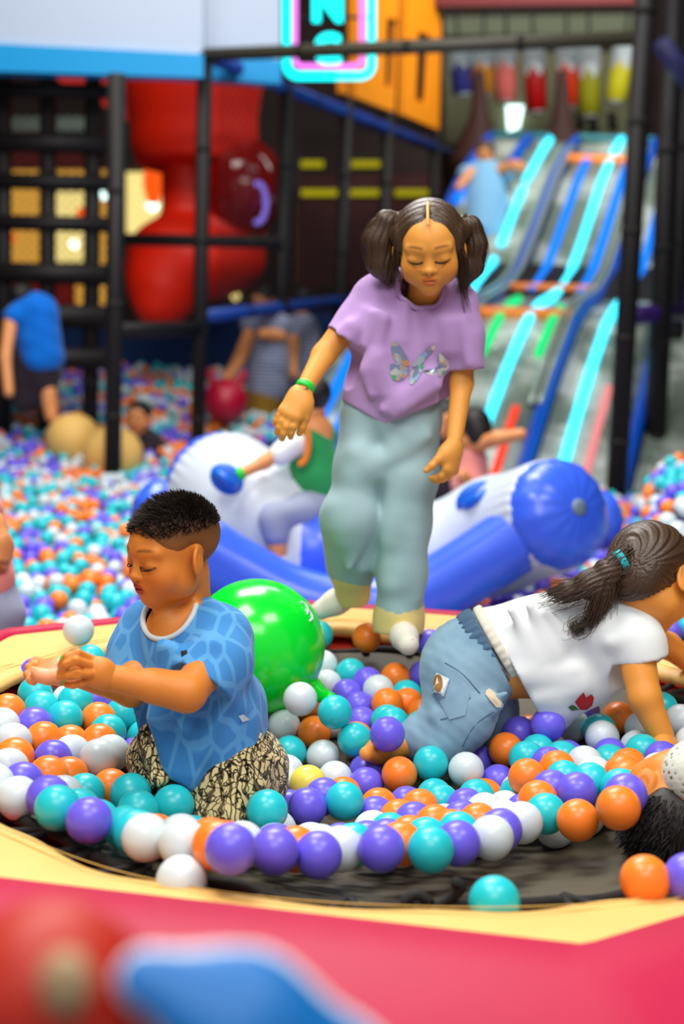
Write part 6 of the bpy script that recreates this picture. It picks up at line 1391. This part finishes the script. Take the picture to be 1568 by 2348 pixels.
hv = np.array([v.co for v in hob.data.vertices]); mb = MB(); rg = np.random.default_rng(8); c0 = LH.w(0, -.05, -.1); lp = LH.loc(hv); ok = np.where(lp[:, 2] > .0)[0]
for i in rg.choice(ok, 1800):
    p = hv[i]; n_ = (p - c0) / np.linalg.norm(p - c0); d1 = n_ * .6 + LH.fr[2] * .5 + rg.normal(0, .28, 3); d1 /= np.linalg.norm(d1); ln = rg.uniform(.010, .024); q = p + d1 * ln; q[2] = max(q[2], matz(q[0], q[1]) + .004)
    mb.tube([p - n_ * .002, p + d1 * ln * .5, q], [.0013, .0010, .0003], 3, False)
mb.build('spiky_tufts', M['hairblack'], hob)
# ---------------------------------------------------------------- people farther back
def fig(label, base, head, limbs, clothes, hair='hairblack', res=.009, skin=None, hands=(), long_hair=None, fine=False):
    o = empty('person', base, label, 'person'); skin = SK['far'] if skin is None else skin; fields = []; h = None
    if head:
        x, y, Y, H, yaw, pitch, roll = head; h = Head(J(x, y, Y), frame(yaw, pitch, roll), H); F = Field(*bbox([h.c], H * .8), .0045 if Y < 6 else .006); h.skull(F, fine); F.cone(h.c - np.array([0, 0, H * .2]), h.c - np.array([0, -.02 * H, H * .75]), .24 * H, .23 * H, .03); fields.append(F)
    allp = [J(*p) for ps, rs in limbs for p in ps]
    if allp:
        F = Field(*bbox(allp, .14), res)
        for ps, rs in limbs: F.chain([J(*p) for p in ps], rs, .02)
        fields.append(F)
    for wr, d, n_, side, Lh in hands:
        F = Field(*bbox([J(*wr)], Lh * 1.15), .003); hand(F, J(*wr), d, n_, side, Lh, [(.4, .5, .4)] * 4); fields.append(F)
    body('body', fields, o, (lambda V: h.paint(V, skin)) if h else (lambda V: np.tile(skin, (len(V), 1))))
    for nm, mt, chains in clothes:
        pp = [J(*p) for ps, rs in chains for p in ps]; F = Field(*bbox(pp, max(max(rs) for _, rs in chains) + .05), res)
        for ps, rs in chains: F.chain([J(*p) for p in ps], rs, .03)
        bake(F, nm, mt, o, it=2, disp=lambda V: .004 * wav(V, (.6, .2, .7), 45) * wav(V, (-.5, .3, .6), 28))
    if h:
        H = h.H; F = Field(*bbox([h.c], H * .95), .005 if head[2] < 6 else .007)
        F.ell(h.w(0, -.07, .17), (.42 * H, .49 * H, .40 * H), h.fr, .02); F.ell(h.w(0, .56, -.14), (.42 * H, .38 * H, .44 * H), h.fr, .02, 'sub'); F.cut(h.w(0, -.1, -.26), -h.fr[2] - .4 * h.fr[1])
        for q in (-1, 1): F.ell(h.w(q * .45, .02, -.08), (.13 * H, .15 * H, .18 * H), h.fr, .02, 'sub')
        if long_hair: F2 = long_hair(h, F)
        bake(F, 'hair', M[hair], o, it=2)
    return o, h
M['greenvest'] = cloth('green_vest_cloth', srgb(44, 150, 84)); M['greytrouser'] = cloth('grey_trouser_cloth', srgb(150, 158, 184)); M['orangetrim'] = cloth('orange_trim', srgb(255, 140, 40)); M['royal'] = cloth('royal_blue_cloth', srgb(0, 112, 216)); M['charcoal'] = cloth('charcoal_cloth', srgb(44, 36, 44)); M['khaki'] = cloth('khaki_cloth', srgb(150, 112, 30)); M['pinkcloth'] = cloth('pink_cloth', srgb(240, 150, 140)); M['paleblue'] = cloth('pale_blue_cloth', srgb(120, 176, 214)); M['shoe'] = mat('pale_shoe', srgb(200, 214, 224), .5)
m = M['stripes'] = cloth('striped_cloth', srgb(120, 130, 160)); w = N(m, 'ShaderNodeTexWave', Scale=11.0); w.bands_direction = 'Z'; c = N(m, 'ShaderNodeTexCoord'); L(m, c, 'Object', w, 'Vector'); r = N(m, 'ShaderNodeValToRGB'); r.color_ramp.interpolation = 'CONSTANT'; r.color_ramp.elements[1].position = .5
r.color_ramp.elements[0].color = (*srgb(92, 96, 130), 1); r.color_ramp.elements[1].color = (*srgb(160, 168, 186), 1); L(m, w, 0, r, 0); L(m, r, 0, bsdf(m), 'Base Color')
# boy riding the rocker
Y = YB
v_, vh = fig('boy in a green vest with orange trim riding the white inflatable, seen from behind', J(720, 1200, Y), (712, 922, Y, .165, 138, 14, 4),
    [([(672, 1012, Y - .08), (606, 1060, Y - .12), (540, 1092, Y - .18)], [.030, .024, .019]), ([(740, 1165, Y), (628, 1190, Y - .2), (640, 1292, Y - .22)], [.05, .042, .028]), ([(720, 990, Y), (722, 1150, Y)], [.07, .07])],
    [('vest', M['greenvest'], [([(712, 1000, Y), (722, 1090, Y), (728, 1150, Y)], [.078, .092, .098]), ([(680, 1000, Y - .03), (745, 1000, Y + .03)], [.045, .045])]),
     ('white_sleeve', M['whitecloth'], [([(678, 1018, Y - .07), (640, 1042, Y - .10)], [.046, .043])]),
     ('trousers', M['greytrouser'], [([(745, 1160, Y - .02), (690, 1172, Y - .12), (628, 1190, Y - .2)], [.075, .062, .05]), ([(628, 1188, Y - .2), (632, 1225, Y - .21)], [.05, .046])]),
     ('shoe', M['shoe'], [([(645, 1290, Y - .22), (605, 1302, Y - .26)], [.034, .024])])], res=.006)
P = [J(684 + 20 * math.cos(t) + 3, 1016 + 48 * math.sin(t), Y - .115 + .0 * t) for t in np.linspace(-1.7, 1.75, 16)]; mb = MB(); mb.tube(P, .011, 8); mb.build('armhole_trim', M['orangetrim'], v_)
band('wristband', J(547, 1089, Y - .175), J(606, 1060, Y - .12) - J(540, 1092, Y - .18), .024, .03, v_)
# the child at the left edge
fig('child in pink and grey at the left edge of the picture, only one arm showing', J(-40, 1480, 3.75), (-95, 1010, 3.85, .19, -60, 10, 0),
    [([(-60, 1120, 3.75), (-14, 1200, 3.72), (6, 1236, 3.70)], [.034, .026, .021]), ([(-70, 1100, 3.8), (-60, 1250, 3.8)], [.08, .08])],
    [('pink_top', M['pinkcloth'], [([(-80, 1100, 3.8), (-60, 1250, 3.8), (-26, 1330, 3.76)], [.085, .09, .07]), ([(-60, 1110, 3.76), (-36, 1165, 3.74)], [.05, .045])]),
     ('grey_trousers', M['greytrouser'], [([(-30, 1330, 3.78), (-4, 1410, 3.76), (-6, 1480, 3.76)], [.075, .066, .06])])], res=.006, hands=[((6, 1232, 3.70), np.array([.05, -.1, -1]), np.array([-.8, .6, 0]), -1, .115)])
# child in blue on the climbing frame
fig('child in a royal blue T-shirt standing with its back turned at the far left', J(80, 960, 9.8), (52, 690, 9.8, .21, 200, 10, 0),
    [([(110, 900, 9.75), (118, 955, 9.72)], [.06, .045]), ([(25, 730, 9.7), (12, 820, 9.5), (20, 900, 9.4)], [.05, .04, .035])],
    [('blue_t_shirt', M['royal'], [([(85, 720, 9.8), (88, 770, 9.8), (95, 815, 9.8)], [.15, .15, .16]), ([(75, 705, 9.75), (32, 725, 9.7)], [.09, .075])]), ('dark_trousers', M['charcoal'], [([(95, 825, 9.82), (100, 905, 9.8)], [.16, .10]), ([(60, 830, 9.8), (55, 920, 9.8)], [.12, .09])])], res=.014)
# child up to the chest in the pit
fig('child in a black top sitting in the pit behind the tan balls', J(330, 1040, 9.75), (318, 958, 9.75, .21, 12, 4, 0), [([(325, 1000, 9.75), (335, 1040, 9.75)], [.06, .06])],
    [('black_top', M['charcoal'], [([(330, 1010, 9.78), (340, 1060, 9.78)], [.10, .13]), ([(300, 1015, 9.78), (355, 1015, 9.78)], [.07, .07])])], res=.012)
# people in striped shirts
fig('person in a grey striped shirt and khaki shorts bending over the crimson hopper ball', J(600, 990, 11.2), (606, 690, 11.2, .22, 40, 20, 0), [([(575, 765, 11.1), (545, 830, 10.9), (520, 868, 10.75)], [.06, .05, .04]), ([(640, 770, 11.1), (600, 765, 10.95)], [.06, .045])],
    [('striped_shirt', M['stripes'], [([(608, 750, 11.2), (612, 830, 11.2), (610, 885, 11.2)], [.16, .17, .17]), ([(580, 745, 11.15), (640, 745, 11.15)], [.10, .10])]), ('khaki_shorts', M['khaki'], [([(605, 905, 11.2), (600, 960, 11.2)], [.16, .12])])], res=.016)
fig('second person in a striped shirt, mostly hidden behind the cage post', J(690, 990, 12.2), (690, 690, 12.2, .22, 180, 0, 0), [([(672, 780, 12.0), (668, 825, 11.9), (672, 860, 11.8)], [.06, .05, .045])],
    [('striped_shirt', M['stripes'], [([(690, 760, 12.2), (690, 890, 12.2)], [.16, .16]), ([(670, 750, 12.1), (668, 800, 12.0)], [.08, .07])])], res=.016)
# two children at the foot of the slide
def bun(h, F): F.ell(h.w(0, -.3, -.1), (.34 * h.H, .3 * h.H, .45 * h.H), h.fr, .03)
fig('dark-haired child in pink at the slide foot, one arm stretched right', J(1070, 1120, 6.9), (1082, 985, 6.9, .19, 150, 20, 0), [([(1095, 1020, 6.85), (1140, 1005, 6.75), (1195, 995, 6.7)], [.04, .034, .028]), ([(1075, 1120, 6.8), (1060, 1090, 6.75)], [.035, .03])],
    [('pink_dress', M['pinkcloth'], [([(1082, 1040, 6.92), (1080, 1110, 6.92)], [.07, .10])])], res=.010, long_hair=bun)
fig('child with brown hair looking on behind the hand of the girl in lilac', J(1020, 1120, 7.3), (1022, 965, 7.3, .20, -20, 15, 0), [], [('dark_top', M['charcoal'], [([(1022, 1025, 7.32), (1020, 1120, 7.32)], [.10, .12]), ([(985, 1030, 7.32), (1060, 1030, 7.32)], [.06, .06])])], res=.012)
# child coming down the slide
q = lambda t, v, up: tuple(spt(t, v) + [0, 0, up])
o = empty('person', spt(.16, -1.1), 'child in a pale blue top with long dark hair sliding down the left lane', 'person'); hd = np.array(at(1112, 352, 13.4)); h = Head(hd, frame(15, 20, 0), .21)
F = Field(*bbox([hd], .18), .008); h.skull(F, False); F2 = Field(*bbox([np.array(at(1060, 520, 13.3)), np.array(at(1230, 360, 13.3))], .15), .012); F2.chain([at(1145, 390, 13.3), at(1180, 378, 13.2), at(1215, 385, 13.1)], [.05, .045, .035], .02); F2.chain([at(1080, 395, 13.3), at(1052, 430, 13.2)], [.05, .04], .02)
body('body', [F, F2], o, lambda V: h.paint(V, SK['far']))
F = Field(*bbox([np.array(at(1060, 560, 12.9)), np.array(at(1160, 380, 13.5))], .3), .014); F.chain([at(1112, 405, 13.42), at(1115, 470, 13.2), at(1110, 540, 12.9)], [.17, .19, .17], .04); F.cone(at(1070, 400, 13.4), at(1155, 400, 13.4), .09, .09, .04); bake(F, 'pale_blue_dress', M['paleblue'], o, it=2)
F = Field(*bbox([h.c], .24), .009); F.ell(h.w(0, -.07, .17), (.43 * h.H, .5 * h.H, .42 * h.H), h.fr, .02); F.ell(h.w(0, .56, -.14), (.36 * h.H, .38 * h.H, .44 * h.H), h.fr, .02, 'sub'); F.ell(h.w(0, -.3, -.2), (.4 * h.H, .25 * h.H, .6 * h.H), h.fr, .03); bake(F, 'hair', M['hair'], o, it=2)

# ================================================================ FOREGROUND TOY
fg = empty('ride_on_toy', at(150, 2420, 0.640), 'red toy with a white-edged blue panel, out of focus at the bottom left corner', 'toy')
F = Field(*bbox([at(-60, 2200, 0.640), at(700, 2620, 0.640)], .09), .004)
F.chain([at(-80, 2380, 0.672), at(110, 2300, 0.672), at(230, 2470, 0.672)], [.050, .044, .046], .03); F.chain([at(120, 2400, 0.688), at(500, 2470, 0.688), at(800, 2640, 0.688)], [.05, .045, .04], .03)
bake(F, 'red_body', mat('red_toy_plastic', srgb(176, 34, 10), .5, .4), fg, it=2)
F = Field(*bbox([at(300, 2200, 0.624), at(780, 2560, 0.640)], .07), .0035)
pl_ = (at(345, 2245, 0.640), at(560, 2330, 0.640), at(760, 2470, 0.640))
F.chain(pl_, [.018, .030, .034], .02, np.array([.1, -.6, .8]), .5); bake(F, 'white_edging', M['white'], fg, it=2)
F = Field(*bbox([at(300, 2200, 0.616), at(780, 2560, 0.640)], .07), .0035); k_ = np.array([0, -.009, .005])
F.chain([p + k_ for p in pl_], [.0145, .0265, .0305], .02, np.array([.1, -.6, .8]), .5); bake(F, 'blue_panel', mat('blue_toy_panel', srgb(0, 104, 178), .5, .4), fg, it=2)
F = Field(*bbox([at(150, 2270, 0.608)], .05), .003); F.ell(at(150, 2255, 0.628), (.013, .010, .017), None, .01); bake(F, 'tan_badge', mat('tan_toy_badge', srgb(180, 150, 110), .6), fg, it=1)
